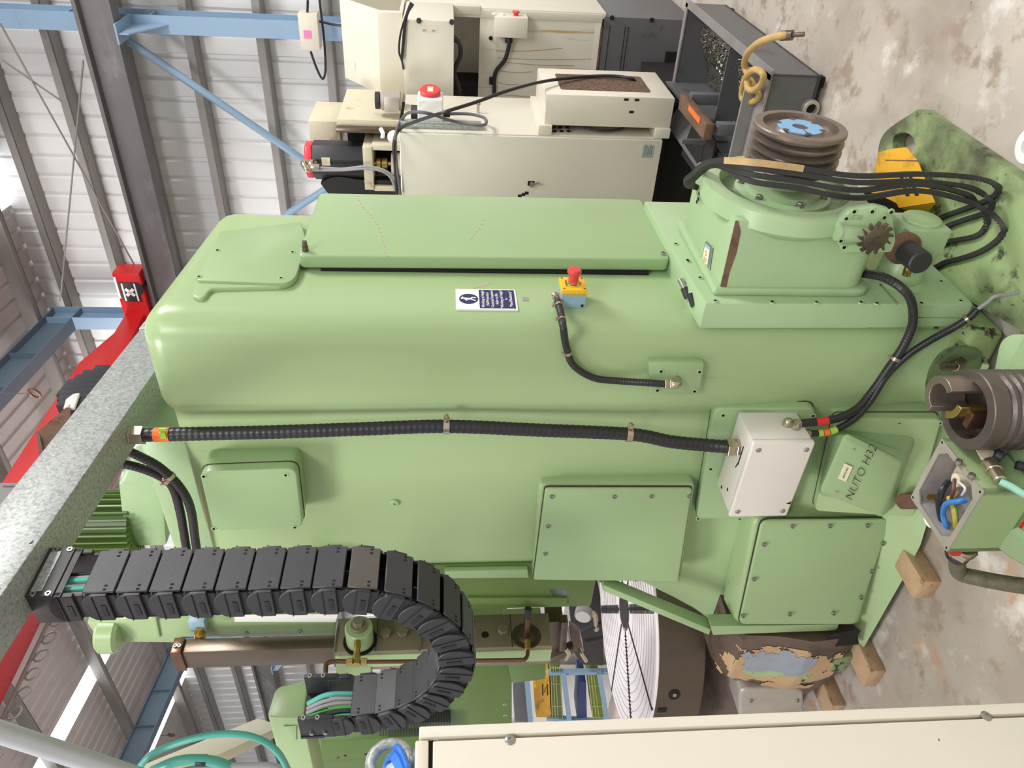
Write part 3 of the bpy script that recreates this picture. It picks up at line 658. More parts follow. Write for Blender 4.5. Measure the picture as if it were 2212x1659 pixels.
b = B(); b.cyl((PT.x - .11, cc.y + .025, cc.z), (PT.x - .11, cc.y + .052, cc.z - .002), .011, n=16); obj('plug_nipple', b, BRASS, pot)
# ---- covers on the left face
GRIME = M('gasket_grime', (70, 66, 50), .7, var=.3, scale=30)
def cover(name, quad, dep, r, mat, screws, bevel=.006, kind='sock', label=None):
    q = [PX(a, c, d) for a, c, d in quad]; n = (q[1] - q[0]).cross(q[3] - q[0]).normalized()
    if n.x > 0: n = -n
    b = B(); b.prism(rpoly(q, r, 5), n * -dep, bevel, 3); o = obj(name, b, mat, mt, label)
    if screws:
        cg = sum(q, V()) / 4; b = B(); b.prism(rpoly([p + (p - cg).normalized() * .0035 - n * min(dep * .9, .03) for p in q], r, 5), n * -.002); obj('gasket', b, GRIME, o)
    if screws:
        pts = []
        for px, py in screws:                       # screw heads on the plate's own plane
            d = V(_rm(px, py)); c0 = V((CM[0], CM[1], HC)); t = (q[0] - c0).dot(n) / d.dot(n); pts.append(c0 + d * t)
        (socks if kind == 'sock' else flats)(o, pts, n)
    return o
cover('upper_cover', [(430, 1020, -.05), (640, 1012, -.05), (655, 1140, -.05), (460, 1147, -.05)], .1, .03, GREEN2, [(440, 1029), (617, 1026), (637, 1139), (462, 1142)], kind='flat')
cover('middle_cover_frame', [(1164, 1046, .015), (1503, 1046, -.005), (1470, 1262, -.05), (1150, 1250, .0)], .11, .02, GREEN, None, .012)
cover('middle_cover', [(1178, 1056, -.008), (1496, 1056, -.018), (1466, 1257, -.062), (1152, 1254, -.008)], .012, .012, GREEN2, [(1192, 1071), (1327, 1071), (1407, 1070), (1488, 1070), (1184, 1135), (1473, 1193 - 58), (1178, 1194), (1460, 1193), (1298, 1252), (1373, 1250), (1446, 1249)])
cover('lower_cover_frame', [(1630, 1118, -.055), (1930, 1118, -.055), (1858, 1354, -.145), (1586, 1354, -.145)], .14, .03, GREEN, None, .02)
cover('lower_cover', [(1646, 1124, -.075), (1925, 1122, -.075), (1850, 1350, -.165), (1596, 1350, -.165)], .012, .03, GREEN2, [(1711, 1136), (1792, 1135), (1873, 1134), (1650, 1175), (1906, 1173), (1628, 1250), (1882, 1233), (1605, 1329), (1705, 1326), (1800, 1324), (1859, 1290)])
cover('side_cover', [(1543, 882, -.005), (1765, 882, -.035), (1700, 1122, -.05), (1503, 1122, -.005)], .1, .03, GREEN2, [(1562, 897), (1660, 898), (1756, 898), (1535, 1013), (1508, 1120), (1598, 1120), (1686, 1119)], kind='flat')
cover('back_cover', [(1805, 905, -.05), (2036, 905, -.09), (1975, 1118, -.15), (1760, 1105, -.06)], .08, .02, GREEN, [(1942, 915), (2030, 914), (1998, 992), (1966, 1065)], kind='flat')
bx = [PX(1825, 935, -.15), PX(1952, 997, -.15), PX(1908, 1118, -.15), PX(1770, 1062, -.15)]
b = B(); q0 = rpoly([PX(1795, 932, -.06), PX(1990, 925, -.07), PX(1945, 1090, -.12), PX(1765, 1070, -.07)], .03, 5); q1 = rpoly(bx, .02, 5)
b.grid([q0, [p * .25 + q * .75 for p, q in zip(q0, q1)], q1, [sum(q1, V()) / len(q1) + (p - sum(q1, V()) / len(q1)) * .9 + V((-.004, 0, 0)) for p in q1]], closed=True, caps=True); hood = obj('tank_hood', b, GREEN2, mt, 'sloping green oil tank hood with handwriting')
uy = (bx[3] - bx[0]).normalized(); uz = (bx[0] - bx[1]).normalized()
b = B(); cN = PX(1826, 1021, -.157); b.obox(cN, (uy, (1, 0, 0), uz), (.03, .001, .016)); st_ = obj('paper_label', b, PAPER, hood)
text('lettering', 'NUTO H32', st_, cN + V((-.0012, 0, 0)), uy * -1, uz, .0085, HOLE)
text('handwriting', 'NUTO H32', hood, PX(1860, 1022, -.158), uy * -1, uz, .046, HOLE, depth=.0003, sx=.98, shear=.1, thin=.0011)
b = B()
for p in ((1842, 972), (1806, 1064)): b.cyl(PX(*p, -.15), PX(*p, -.158), .004, n=8)
objs('rivet', b, GREYC, hood)
b = B(); b.prism(rpoly([PX(1936, 1078, -.152), PX(1945, 1068, -.152), PX(2000, 1068, -.152), PX(2000, 1100, -.152), PX(1945, 1100, -.152), PX(1936, 1090, -.152)], .01), (.004, 0, 0)); obj('sight_slot', b, RUST, mt, 'brown oval sight slot')
# plug on the left face, strips, flanges
stamp('oil_plug', 'plug', lambda b: b.lathe((0, 0, 0), (0, 0, 1), [(.014, -.002), (.014, .003), (.011, .006), (.005, .006), (.005, .002), (0, .002)], 20), [GREEN4], mt, [PX(853, 1086, .043)], (-1, 0, 0))
b = B(); b.prism([PX(960, 1234, .03), PX(1140, 1231, .03), PX(1142, 1249, .03), PX(960, 1250, .03)], (.02, 0, 0), .003); obj('edge_strip', b, GREEN2, mt)
b = B(); b.prism([PX(1304, 1264, -.04), PX(1535, 1360, -.13), PX(1532, 1372, -.13), PX(1302, 1276, -.04)], (.05, 0, 0), .002); obj('splash_lip', b, GREEN2, mt)
b = B(); b.prism([PX(1536, 1353, -.155), PX(1812, 1349, -.155), PX(1808, 1362, -.155), PX(1540, 1372, -.155)], (.05, 0, 0), .002); obj('skirt_strip', b, GREEN2, mt)
b = B(); b.box((-.03, .93, 1.93), (.05, 1.04, 2.0), .008); obj('lug', b, GREEN, mt)
b = B(); b.prism(rpoly([PX(1185, 1272, .05), PX(1222, 1274, .05), PX(1228, 1286, .05), PX(1195, 1290, .05)], .01), (.003, 0, 0)); objs('putty_patch', b, GREYPUTTY, mt)
b = B(); b.box((.05, 1.04, 1.0), (.5, 1.3, 2.3), .01); obj('column_side', b, GREEN3, mt, 'left flank of the column, shade painted in as darker green')
b = B(); b.prism([PX(1010, 1292, .04), PX(1225, 1292, .04), PX(1225, 1308, .04), PX(1010, 1306, .04)], (.03, 0, 0), .003); obj('slide_ledge', b, GREEN3, mt)
# oil box plate with elbow on the left face
b = B(); b.prism([PX(1403, 786, -.03), PX(1522, 786, -.03), PX(1510, 852, -.03), PX(1402, 850, -.03)], (.05, 0, 0), .004); pl = obj('small_terminal_cover', b, GREEN2, mt)
flats(pl, [PX(p, q, -.031) for p, q in ((1428, 802), (1511, 803), (1420, 843), (1500, 845))], (-1, 0, 0))
# parts behind the top
b = B(); b.box((.16, .5, 2.3), (.55, 1.15, 2.5), .02); obj('top_box', b, GREEN4, mt)
b = B(); b.prism(rpoly([PX(255, 1040, .35), PX(350, 1050, .35), PX(360, 1180, .35), PX(270, 1180, .35)], .02), (.2, 0, 0), .008); obj('head_cover', b, GREEN4, mt)
c0 = PX(225, 1130, .4)
b = B(); b.cyl(c0 + V((0, 0, -.12)), c0 + V((0, 0, .16)), .1, n=24)
for i in range(28):
    a = i * math.pi / 14; d = V((math.cos(a), math.sin(a), 0)); b.obox(c0 + d * .11, (d, (-d.y, d.x, 0), (0, 0, 1)), (.018, .003, .13))
obj('top_motor', b, GREEN3, mt, 'finned motor under the tray, shade painted in as dark green')
# ---- hob head and slide at the left
XH = .1
b = B(); b.prism([PX(185, 1345, XH), PX(385, 1335, XH), PX(420, 1340, XH), PX(725, 1345, XH), PX(725, 1376, XH), PX(392, 1378, XH), PX(385, 1390, XH), PX(215, 1388, XH)], (.16, 0, 0), .01)
c = PX(225, 1352, XH + .06); b.cyl(PX(214, 1370, XH), PX(262, 1370, XH), .07, n=24, bev=.012); hh = obj('slide_housing', b, GREEN, mt)
b = B(); b.prism([PX(325, 1334, XH - .01), PX(337, 1334, XH - .01), PX(346, 1379, XH - .01), PX(335, 1379, XH - .01)], (.1, 0, 0), .004); obj('rib', b, GREEN, hh)
b = B(); b.prism([PX(505, 1328, XH - .005), PX(730, 1326, XH - .005), PX(725, 1344, XH - .005), PX(507, 1343, XH - .005)], (.05, 0, 0)); obj('white_strip', b, WHITE, hh)
b = B(); p = PX(430, 1340, XH); b.box(p + V((-.03, -.03, -.03)), p + V((.05, .03, .03)), .006); b.m = 1; b.cyl(p + V((-.03, 0, -.01)), PX(433, 1368, XH - .03), .014); b.cyl(PX(433, 1366, XH - .035), PX(433, 1376, XH - .035), .022, n=18); obj('roller_switch', b, [BLUEP, BRASS], hh)
socks(hh, [PX(533, 1366, XH), PX(649, 1362, XH)], (-1, 0, 0))
YH = 1.42
def yx(px, py): return PY(px, py, YH)
x0, x1 = yx(550, 1405).x, yx(550, 1376).x; za, zb_ = yx(394, 1400).z, yx(728, 1400).z
b = B(); b.box((x0, YH, zb_), (x1, YH + .1, za), .003); wy = obj('guideway', b, DSTEEL, mt, 'brown oily steel guideway')
b = B(); b.box((x0 - .008, YH - .012, za - .002), (x1, YH + .105, za + .035), .003); ec = obj('end_block', b, COPPER, wy)
socks(ec, [V((x0 + .018, YH - .012, za + .022)), V((x0 + .018, YH - .012, za + .008))], (0, -1, 0))
xs0, xs1 = yx(950, 1409).x, yx(950, 1337).x; zA, zB = yx(726, 1375).z, yx(1188, 1370).z
b = B(); b.box((xs0, YH - .02, zB), (xs1, YH + .1, zA), .003); sp = obj('steel_slide', b, GSTEEL, mt, 'ground steel slide face')
yf = YH - .0205
b = B()
for px in (1104, 815): z_ = yx(px, 1375).z; b.box((xs0, yf, z_ - .0012), (xs1, yf + .002, z_ + .0012))
c = PY(1048, 1371, yf); b.cyl(c + V((0, .002, 0)), c + V((0, -.001, 0)), .014); objs('seam', b, HOLE, sp)
b = B(); b.box((xs0 - .004, YH + .0, zB), (xs0 + .02, YH + .075, zA), .002); z_ = yx(800, 1400).z; b.box((xs0 - .006, YH + .07, z_), (xs0 + .03, YH + .16, zA), .003); obj('slide_underside', b, GREEN, sp)
stamp('hex_bolt', 'bighex', lambda b: b.cyl((0, 0, 0), (0, 0, .02), .021, n=6, bev=.002), [GSTEEL], sp, [PY(833, 1371, yf), PY(870, 1369, yf), PY(1086, 1364, yf)], (0, -1, 0))
cu = PY(778, 1384, yf)
b = B(); b.lathe(cu, (0, -1, 0), [(.062, -.004), (.062, .001), (.05, .001)], 32); obj('recess', b, HOLE, sp)
b = B(); b.cyl(cu, cu + V((0, -.085, 0)), .05, n=32, bev=.004); cyl_ = obj('clamp_cylinder', b, GREEN, sp)
b = B(); b.cyl(cu + V((0, -.08, 0)), cu + V((0, -.1, 0)), .03, n=24, bev=.002); b.cyl(cu + V((0, -.1, 0)), cu + V((0, -.125, 0)), .019, n=6); obj('cylinder_stem', b, GSTEEL, cyl_)
hc = PY(1137, 1374, yf)
b = B(); b.lathe(hc, (0, -1, 0), [(.055, -.002), (.055, .002), (.045, .003), (.038, .001), (.03, .001), (.026, .004), (0, .004)], 36); obj('boss', b, DSTEEL, sp)
b = B(); b.cyl(hc, PY(1140, 1330, yf - .11), .013, n=16, bev=.002); hd = obj('handle_pin', b, COPPER, sp)
b = B(); b.cyl(PY(1140, 1336, yf - .1), PY(1141, 1314, yf - .145), .0145, n=16, bev=.003); obj('pin_grip', b, BLACK, hd)
b = B()
def nut(p, q, r=.013): b.cyl(p, q, r, n=6, bev=.001)
yn = yf - .07
nut(PY(772, 1386, yn), PY(772, 1402, yn), .013); nut(PY(772, 1402, yn), PY(770, 1416, yn), .011); nut(PY(770, 1415, yn), PY(770, 1437, yn), .015)
nut(PY(748, 1430, yn), PY(762, 1430, yn), .014); nut(PY(780, 1430, yn), PY(793, 1430, yn), .014); nut(PY(1140, 1384, yf - .02), PY(1140, 1405, yf - .02), .012); objs('brass_fitting', b, BRASS, sp, 'brass tee and unions')
b = B(); b.tube(catmull([PY(765, 1430, yn), PY(725, 1429, yn), PY(706, 1434, yn), PY(703, 1455, yn)]), .0085, 10); b.tube(catmull([PY(782, 1430, yn), PY(950, 1428, yn + .03), PY(1110, 1426, yf - .03), PY(1136, 1422, yf - .02), PY(1141, 1400, yf - .02)]), .0075, 10); objs('copper_pipe', b, COPPER, sp)
b = B(); b.tube(catmull([PY(730, 1346, yf - .006), PY(726, 1375, yf - .006), PY(722, 1410, yf - .006), PY(724, 1440, yf)]), .003, 6); b.tube(catmull([PY(905, 1360, yf - .006), PY(912, 1385, yf - .006), PY(905, 1408, yf - .006)]), .003, 6); objs('thin_tube', b, STEEL, sp)
b = B(); b.prism([PX(880, 1420, .16), PX(1093, 1425, .16), PX(1106, 1436, .16), PX(1106, 1570, .16), PX(880, 1590, .16)], (.3, 0, 0), .015, 3); hb_ = obj('head_body', b, GREEN3, mt, 'hob head body, shade painted in as dark green')
flats(hb_, [PX(1090, 1522, .16), PX(1091, 1546, .16)], (-1, 0, 0))
b = B(); b.prism([PX(1093, 1424, .12), PX(1180, 1420, .12), PX(1178, 1468, .12), PX(1106, 1477, .12)], (.25, 0, 0), .006); obj('tailstock_block', b, GREEN3, mt)
b = B(); b.prism([PX(1180, 1345, XH + .02), PX(1218, 1342, XH + .02), PX(1216, 1402, XH + .02), PX(1184, 1405, XH + .02)], (.1, 0, 0), .004); b.prism([PX(1213, 1346, XH - .01), PX(1228, 1346, XH - .01), PX(1222, 1408, XH - .01), PX(1208, 1408, XH - .01)], (.04, 0, 0), .003); b.prism([PX(1185, 1425, XH), PX(1235, 1402, XH), PX(1240, 1412, XH), PX(1188, 1438, XH)], (.04, 0, 0), .003); b.prism([PX(1232, 1365, XH + .02), PX(1255, 1380, XH + .02), PX(1262, 1410, XH + .02), PX(1236, 1408, XH + .02)], (.06, 0, 0), .006); tb = obj('tool_bracket', b, DSTEEL, mt, 'dark oily bracket under the slide')
b = B(); b.tube(catmull([PX(1252, 1402, XH - .02), PX(1258, 1415, XH - .05), PX(1266, 1428, XH - .05)]), .008, 8); b.tube(catmull([PX(1222, 1402, XH - .02), PX(1228, 1412, XH - .03), PX(1222, 1424, XH - .03)]), .009, 8); objs('lever', b, NICKEL, tb)
b = B(); b.prism([PX(692, 1604, .12), PX(920, 1590, .12), PX(940, 1659, .12), PX(940, 1720, .12), PX(690, 1720, .12)], (.2, 0, 0), .01); pp = obj('lower_head_plate', b, GREEN3, mt)
socks(pp, [PX(728, 1636, .12), PX(853, 1629, .12)], (-1, 0, 0))
b = B()
for p in ((746, 1632), (790, 1629)): c = PX(*p, .12); b.cyl(c + V((.002, 0, 0)), c + V((-.001, 0, 0)), .007)
objs('hole', b, HOLE, pp)
b = B()
for i in range(26):
    q = 820 + i * 6; b.prism([PX(q, 1560, .1), PX(q + 3, 1560, .1), PX(q + 3, 1590, .1), PX(q, 1590, .1)], (.12, 0, 0))
obj('bellows', b, BLACK, mt, 'black ribbed way bellows')
# chain bracket box
b = B(); yb = .9
Q = [PY(577, 1549, yb), PY(597, 1484, yb), PY(632, 1478, yb), PY(664, 1468, yb), PY(655, 1552, yb)]
b.prism(rpoly(Q, [.012, .02, .005, .005, .005], 4), (0, .55, 0), .006, 2); br = obj('chain_bracket', b, GREEN, mt, 'green bracket box carrying the drag chain')
b = B(); xq = PY(600, 1552, yb).x - .004; b.prism([PX(612, 1570, xq), PX(640, 1568, xq), PX(640, 1600, xq), PX(634, 1600, xq)], (.004, 0, 0), .001); obj('weld_tab', b, GREEN, br)
# ================================================================ cable tray, drag chain
def ty(x): return .322 + .1405 * (x - .154)
t = thing('cable_tray', 'galvanised cable trunking running over the green column towards the camera', 'cable tray', (.0, ty(0), 2.42))
xa, xb = .62, -1.25; W_ = .115
b = B(); b.prism([(xa, ty(xa), 2.42), (xa, ty(xa) + W_, 2.42), (xa, ty(xa) + W_, 2.56), (xa, ty(xa), 2.56)], (xb - xa, ty(xb) - ty(xa), 0), .003); obj('trunking', b, GALV, t)
b = B(); b.prism([(xa + .02, ty(xa + .02) - .003, 2.43), (xa + .02, ty(xa + .02) + W_ + .003, 2.43), (xa + .02, ty(xa + .02) + W_ + .003, 2.563), (xa + .02, ty(xa + .02) - .003, 2.563)], (-.12, -.12 * .1405, 0), .002); obj('joint_sleeve', b, GALV, t)
b = B()
for x in (-.52, -.66): b.prism([(x, ty(x) - .001, 2.43), (x - .012, ty(x - .012) - .001, 2.435), (x - .01, ty(x) - .001, 2.43)], (0, -.0006, 0))
objs('marker_line', b, NAVY, t)
CX0, CX1 = -.63, -.5; CW = CX1 - CX0; CY, CR, CZ = .585, .262, 1.782
pathc = [V((0, CY - CR, z)) for z in (2.42, 2.3, 2.1, 1.9)] + [V((0, CY - CR * math.cos(a * math.pi / 40), CZ - CR * math.sin(a * math.pi / 40))) for a in range(0, 41)] + [V((0, CY + CR, 1.81)), V((0, CY + CR + .003, 1.885))]
t = thing('drag_chain', 'black plastic drag chain looping down from the tray to the green bracket', 'cable chain', ((CX0 + CX1) / 2, CY, CZ - CR - .05))
PIT_ = .068; pc = even(pathc, PIT_); fine = even(pathc, .004)
hT = .042
def link(i, p, tg):
    n = V((0, p.y - CY, (p.z - CZ) if p.z < CZ else 0)).normalized(); tg = tg.normalized(); n = (n - tg * n.dot(tg)).normalized()
    xx = V((1, 0, 0)); b = B()
    for s, x in ((-1, CX0), (1, CX1)):
        P = []
        for a in range(9):
            A = math.pi / 2 + a * math.pi / 8; P.append(p + tg * (-.006 + .027 * math.cos(A)) + n * (hT * math.sin(A)))
        P += [p + tg * .024 - n * hT, p + tg * .024 + n * hT]
        b.prism([q + xx * x for q in P], xx * (s * -.012), .0015, 1)
        P2 = [p - tg * .03 - n * (hT - .006), p + tg * .044 - n * (hT - .006), p + tg * .044 + n * (hT - .006), p - tg * .03 + n * (hT - .006)]
        b.m = 1; b.prism([q + xx * (x - s * .006) for q in P2], xx * (s * -.008), .001, 1); b.m = 0
    o = obj('chain_link', b, [BLACK, CHAIND], t)
    b = B()
    for s, x in ((-1, CX0), (1, CX1)):
        X = xx * (x + s * .0006); b.prism([p + X + tg * .006 - n * .024, p + X + tg * .016 - n * .024, p + X + tg * .016 + n * .012, p + X + tg * .006 + n * .012], xx * (s * .0008))
        b.prism([p + X - tg * .007 - n * hT, p + X - tg * .005 - n * hT, p + X - tg * .005 + n * hT, p + X - tg * .007 + n * hT], xx * (s * .0012))
    objs('recess', b, CHAIND, o)
    up = i >= len(pc) - 5
    if i not in (1,) and i < len(pc) - 1:
        for sd in (1, -1):
            b = B(); c = p + xx * ((CX0 + CX1) / 2) + n * (sd * (hT + .001)) + tg * .006
            b.obox(c, (xx, tg, n), (CW / 2 - .008, .0325, .0025), .002, 1)
            for s in (-1, 1):
                k = c + xx * (s * (CW / 2 - .02)) + n * (sd * .0025) + tg * .012
                b.m = 1; b.obox(k + xx * .005, (xx, tg, n), (.0022, .003, .0008)); b.obox(k - xx * .005, (xx, tg, n), (.0022, .003, .0008)); b.m = 0
            obj('link_cover', b, [CHAINB if i == 10 else CHAINM, HOLE], o, 'dusty brown link cover' if i == 10 else None)
for i, p in enumerate(pc):
    a = pathc[0]; j = min(range(len(fine)), key=lambda k: (fine[k] - p).length); tg = fine[min(j + 2, len(fine) - 1)] - fine[max(j - 2, 0)]
    if i == 0: continue
    link(i, p, tg)
b = B()
for x in (CX0, CX1 - .012): b.box((x, CY - CR - .045, 2.35), (x + .012, CY - CR + .045, 2.42), .002)
b.box((CX0, CY - CR - .048, 2.365), (CX1, CY - CR - .045, 2.42)); b.box((CX0, CY - CR - .045, 2.35), (CX1, CY - CR - .0425, 2.41)); e1 = obj('upper_end_bracket', b, BLACK, t)
b = B(); b.box((CX0 + .012, CY - CR - .0495, 2.39), (CX1 - .012, CY - CR - .048, 2.412)); obj('steel_strip', b, GALV, e1)
rp = []
for x in (CX0 + .006, CX1 - .006):
    for z in (2.375, 2.405): rp.append((x, CY - CR - .048, z))
stamp('rivet_eye', 'rivet', lambda b: b.lathe_open((0, 0, 0), (0, 0, 1), [(.003, -.001), (.0065, -.001), (.006, .002), (.0032, .002), (.003, -.001)], 14), [STEEL], e1, rp, (0, -1, 0))
ze = 1.895
b = B()
for x in (CX0, CX1 - .012): b.box((x, CY + CR - .045, ze - .06), (x + .012, CY + CR + .045, ze + .03), .002)
b.box((CX0 - .002, CY + CR + .035, ze - .03), (CX1 + .002, CY + CR + .045, ze + .03)); e2 = obj('lower_end_bracket', b, BLACK, t)
rp = []
for x in (CX0 + .006, CX1 - .006):
    for z in (ze - .02, ze + .015): rp.append((x, CY + CR - .045, z))
stamp('rivet_eye', 'rivet', None, [STEEL], e2, rp, (0, -1, 0))
b = B()
for z in (ze - .035, ze): b.cyl((CX0, CY + CR + .02, z), (CX0 - .005, CY + CR + .02, z), .006, n=6)
objs('end_bolt', b, STEEL, e2)
def cabs(specs, f, label):
    for mat, x, r, o in specs:
        b = B(); b.tube(f(x, o), r, 8); tag(solo('chain_cable', b, mat), label(mat, x), 'cable', 'cables inside the drag chain')
nm = {TEAL: 'teal', GREYC: 'grey', CGRN: 'green', BLACK: 'black'}
for j, (mat, x, r, w_) in enumerate([(TEAL, .048, .007, 'upper'), (GREYC, .062, .0055, 'second'), (GREYC, .074, .0055, 'third'), (CGRN, .086, .004, 'thin green'), (BLACK, .096, .006, 'black'), (TEAL, .108, .004, 'thin lowest')]):
    X = CX1 - x; b = B(); cy = CY + CR
    b.tube(catmull([(X, cy + .02, ze + .02), (X, cy - .018 + .004 * j, ze - .03), (X, cy - .02, ze - .09), (X, cy, ze - .2)]), r, 8)
    solo('chain_cable', b, mat, ['thick teal cable topmost at the lower open end of the drag chain', 'grey cable just under the teal one at the lower chain end', 'second grey cable in the lower open end of the drag chain', 'thin green and yellow earth cable at the lower chain end', 'black cable below the green one at the lower chain end', 'thin teal cable lowest at the lower chain end'][j], 'cable')
for j, (mat, x, r) in enumerate([(RUBBER, .06, .004), (GREYC, .07, .004), (TEAL, .078, .007), (TEAL, .1, .006)]):
    b = B(); X = CX1 - x; b.tube(catmull([(X, CY - CR - .02, 2.41), (X, CY - CR - .03, 2.33), (X, CY - CR - .03, 2.28), (X, CY - CR, 2.2)]), r, 8)
    solo('chain_cable', b, mat, ['thin black cable in the gap near the top of the drag chain', 'thin grey cable in the gap near the top of the drag chain', 'teal cable in the gap near the top of the drag chain', 'second teal cable near the chain side in the top gap'][j], 'cable')
# ================================================================ conduits and boxes on the machine
def conduit(name, label, pts, r, base=None, tapes=(), gl=(), clamps=(), rib=.07):
    P = catmull(pts, 10); t = thing(name, label, 'conduit', P[-1])
    b = B(); b.tube(P, r, 14, rib=rib, step=r * .22); obj('hose', b, RUBBER, t)
    L = even(P, .002)
    for a, c, m in tapes:
        b = B(); i0 = int(a / .002); i1 = int(c / .002); b.tube(L[i0:i1], r * 1.09, 14); obj('tape', b, m, t)
    for a, n_, dirv in clamps:
        i = min(int(a / .002), len(L) - 3); p = L[i]; tg = (L[i + 2] - L[i - 2]).normalized(); dv = V(dirv); dv = (dv - tg * dv.dot(tg)).normalized()
        b = B(); b.lathe_open(p - tg * r * .45, tg, [(r * 1.05, 0), (r * 1.22, 0), (r * 1.22, r * .9), (r * 1.05, r * .9), (r * 1.05, 0)], 20)
        b.obox(p + dv * r * 1.5, (tg, dv, tg.cross(dv)), (r * .42, r * .5, r * .12)); b.cyl(p + dv * r * 1.75 + tg.cross(dv) * r * .5, p + dv * r * 1.75 - tg.cross(dv) * r * .5, r * .3, n=10); obj('clamp', b, NICKEL, t)
    for p, q, rr in gl:
        b = B(); p, q = V(p), V(q); d = (q - p); b.cyl(p, p + d * .35, rr * 1.0, n=6, bev=.001); b.cyl(p + d * .35, p + d * .5, rr * .85, n=20); b.cyl(p + d * .5, q, rr * 1.05, n=6, bev=.001); obj('gland', b, NICKEL, t)
    return t
XC = -.026
mp = [PX(302, 940, XC), PX(380, 938, XC), PX(600, 933, XC - .002), PX(800, 926, XC - .002), PX(965, 921, XC - .002), PX(1160, 929, XC), PX(1360, 938, XC), PX(1450, 954, XC - .02), PX(1530, 962, -.06), PX(1584, 966, -.085)]
conduit('flexible_conduit', 'thick black flexible conduit running down the green face to the cream junction box', mp, .019, tapes=[(.04, .085, ORANGE)], gl=[(mp[0] + V((0, 0, .04)), mp[0] + V((0, 0, -.012)), .027), (mp[-1] + V((0, 0, -.02)), mp[-1] + V((0, 0, .022)), .027)], clamps=[((mp[0] - mp[4]).length, 0, (0, -1, 0)), ((mp[0] - mp[6]).length, 0, (0, -1, 0))], rib=.05)
b = B(); p = PX(346, 939, XC); 
for s in (0,): b.obox(PX(352, 940, XC - .0185), ((0, 1, 0), (0, 0, 1), (1, 0, 0)), (.011, .008, .003))
b.obox(PX(352, 928, XC - .016), ((0, 1, 0), (0, 0, 1), (1, 0, 0)), (.004, .01, .003)); solo('lime_tape', b, LIME, 'lime green tape square on the orange band of the thick conduit', 'tape')
# e-stop
ec_ = PY(1238, 612, -.058)
t = thing('emergency_stop', 'yellow and blue emergency stop box with a red mushroom button', 'emergency stop', (ec_.x, 0, ec_.z))
b = B(); b.box((ec_.x - .034, -.042, ec_.z - .034), (ec_.x + .034, .004, ec_.z + .034), .003); obj('box', b, BLUEP, t)
b = B(); b.box((ec_.x - .035, -.058, ec_.z - .035), (ec_.x + .035, -.042, ec_.z + .035), .003); lid = obj('lid', b, YEL, t)
b = B()
for sx in (-1, 1):
    for sz in (-1, 1): b.cyl(ec_ + V((sx * .028, .002, sz * .028)), ec_ + V((sx * .028, -.0008, sz * .028)), .003, n=10)
objs('lid_screw', b, DSTEEL, lid)
b = B(); b.lathe_open(ec_, (0, -1, 0), [(.022, 0), (.0225, 0), (.0225, .0006), (.022, .0006), (.022, 0)], 40); obj('ring_mark', b, DSTEEL, lid)
for a, s in ((0, 'EMERGENCY'), (1, 'STOP')): text('lettering', s, lid, ec_ + V((.0, -.0006, .0185 if a == 0 else -.0185)), (1, 0, 0), (0, 0, 1), .006, DSTEEL, depth=.0002)
b = B(); b.lathe(ec_, (0, -1, 0), [(.012, 0), (.012, .008), (.014, .008), (.0135, .03), (.0195, .034), (.0195, .039), (.016, .044), (0, .045)], 32); bt = obj('button', b, REDP, t)
b = B(); b.lathe(ec_, (0, -1, 0), [(.0165, 0), (.0165, .001), (.0128, .002), (.0128, .0085), (0, .0085)], 28); obj('collar', b, NICKEL, bt)
b = B(); b.box((ec_.x - .0345, -.012, ec_.z - .029), (ec_.x - .0338, -.004, ec_.z - .022)); obj('side_mark', b, HOLE, t)
cp_ = [PY(1202, 640, -.02), PY(1206, 655, -.024), PY(1212, 680, -.02), PY(1217, 710, -.02), PX(1223, 748, -.016), PX(1238, 788, -.018), PX(1282, 816, -.018), PX(1338, 823, -.02), PX(1400, 827, -.045), PX(1440, 830, -.052)]
q = PX(1463, 827, -.05)
tt = conduit('flexible_conduit', 'thin black conduit from the emergency stop to the small square cover', cp_, .0095, gl=[(cp_[-1] + V((0, 0, .006)), cp_[-1] + V((0, 0, -.022)), .013), (cp_[0], cp_[2] * .35 + cp_[0] * .65, .013)], clamps=[(.055, 0, (-1, 0, .6)), (.13, 0, (0, -.3, 1)), (.285, 0, (0, 1, 0))])
b = B(); b.tube(catmull([cp_[-1] + V((0, 0, -.015)), q + V((-.008, 0, .01)), q + V((-.002, 0, -.002)), q + V((.025, 0, -.002))]), .011, 12); b.tube(catmull([cp_[0] + V((.0, .0, .0)), cp_[0] + V((.004, 0, .004)), V((ec_.x - .03, -.02, ec_.z + .03))]), .011, 12); objs('elbow', b, NICKEL, tt)
# loose connector on the slab edge
t = thing('loose_connector', 'loose black cable connector lying on the slab top edge near the door', 'connector', PY(1478, 625, -.03))
p = PY(1478, 622, -.04); b = B(); b.cyl(p + V((-.02, .02, -.01)), p, .011, n=18); obj('body', b, BLACK, t)
b = B(); b.cyl(p, p + V((.02, -.015, .01)), .0085, n=18); obj('ferrule', b, STEEL, t)
t = thing('cut_cable_end', 'cut black cable end with bared wires beside the loose connector', 'cable', PY(1494, 645, -.03))
p = PY(1494, 648, -.035); b = B(); b.tube([p + V((-.016, .01, -.004)), p + V((.014, -.01, .004))], .009, 10); obj('sheath', b, RUBBER, t)
for k_, (m, dz) in enumerate(((CBLUE, 0), (WHITE, .003), (REDP, -.003))):
    b = B(); b.tube(catmull([p + V((.012, -.01, .004 + dz)), p + V((.016, -.02, -.006 + dz)), p + V((.01, -.028, -.014 + dz * 2))]), .0013, 5); obj('wire', b, m, t)
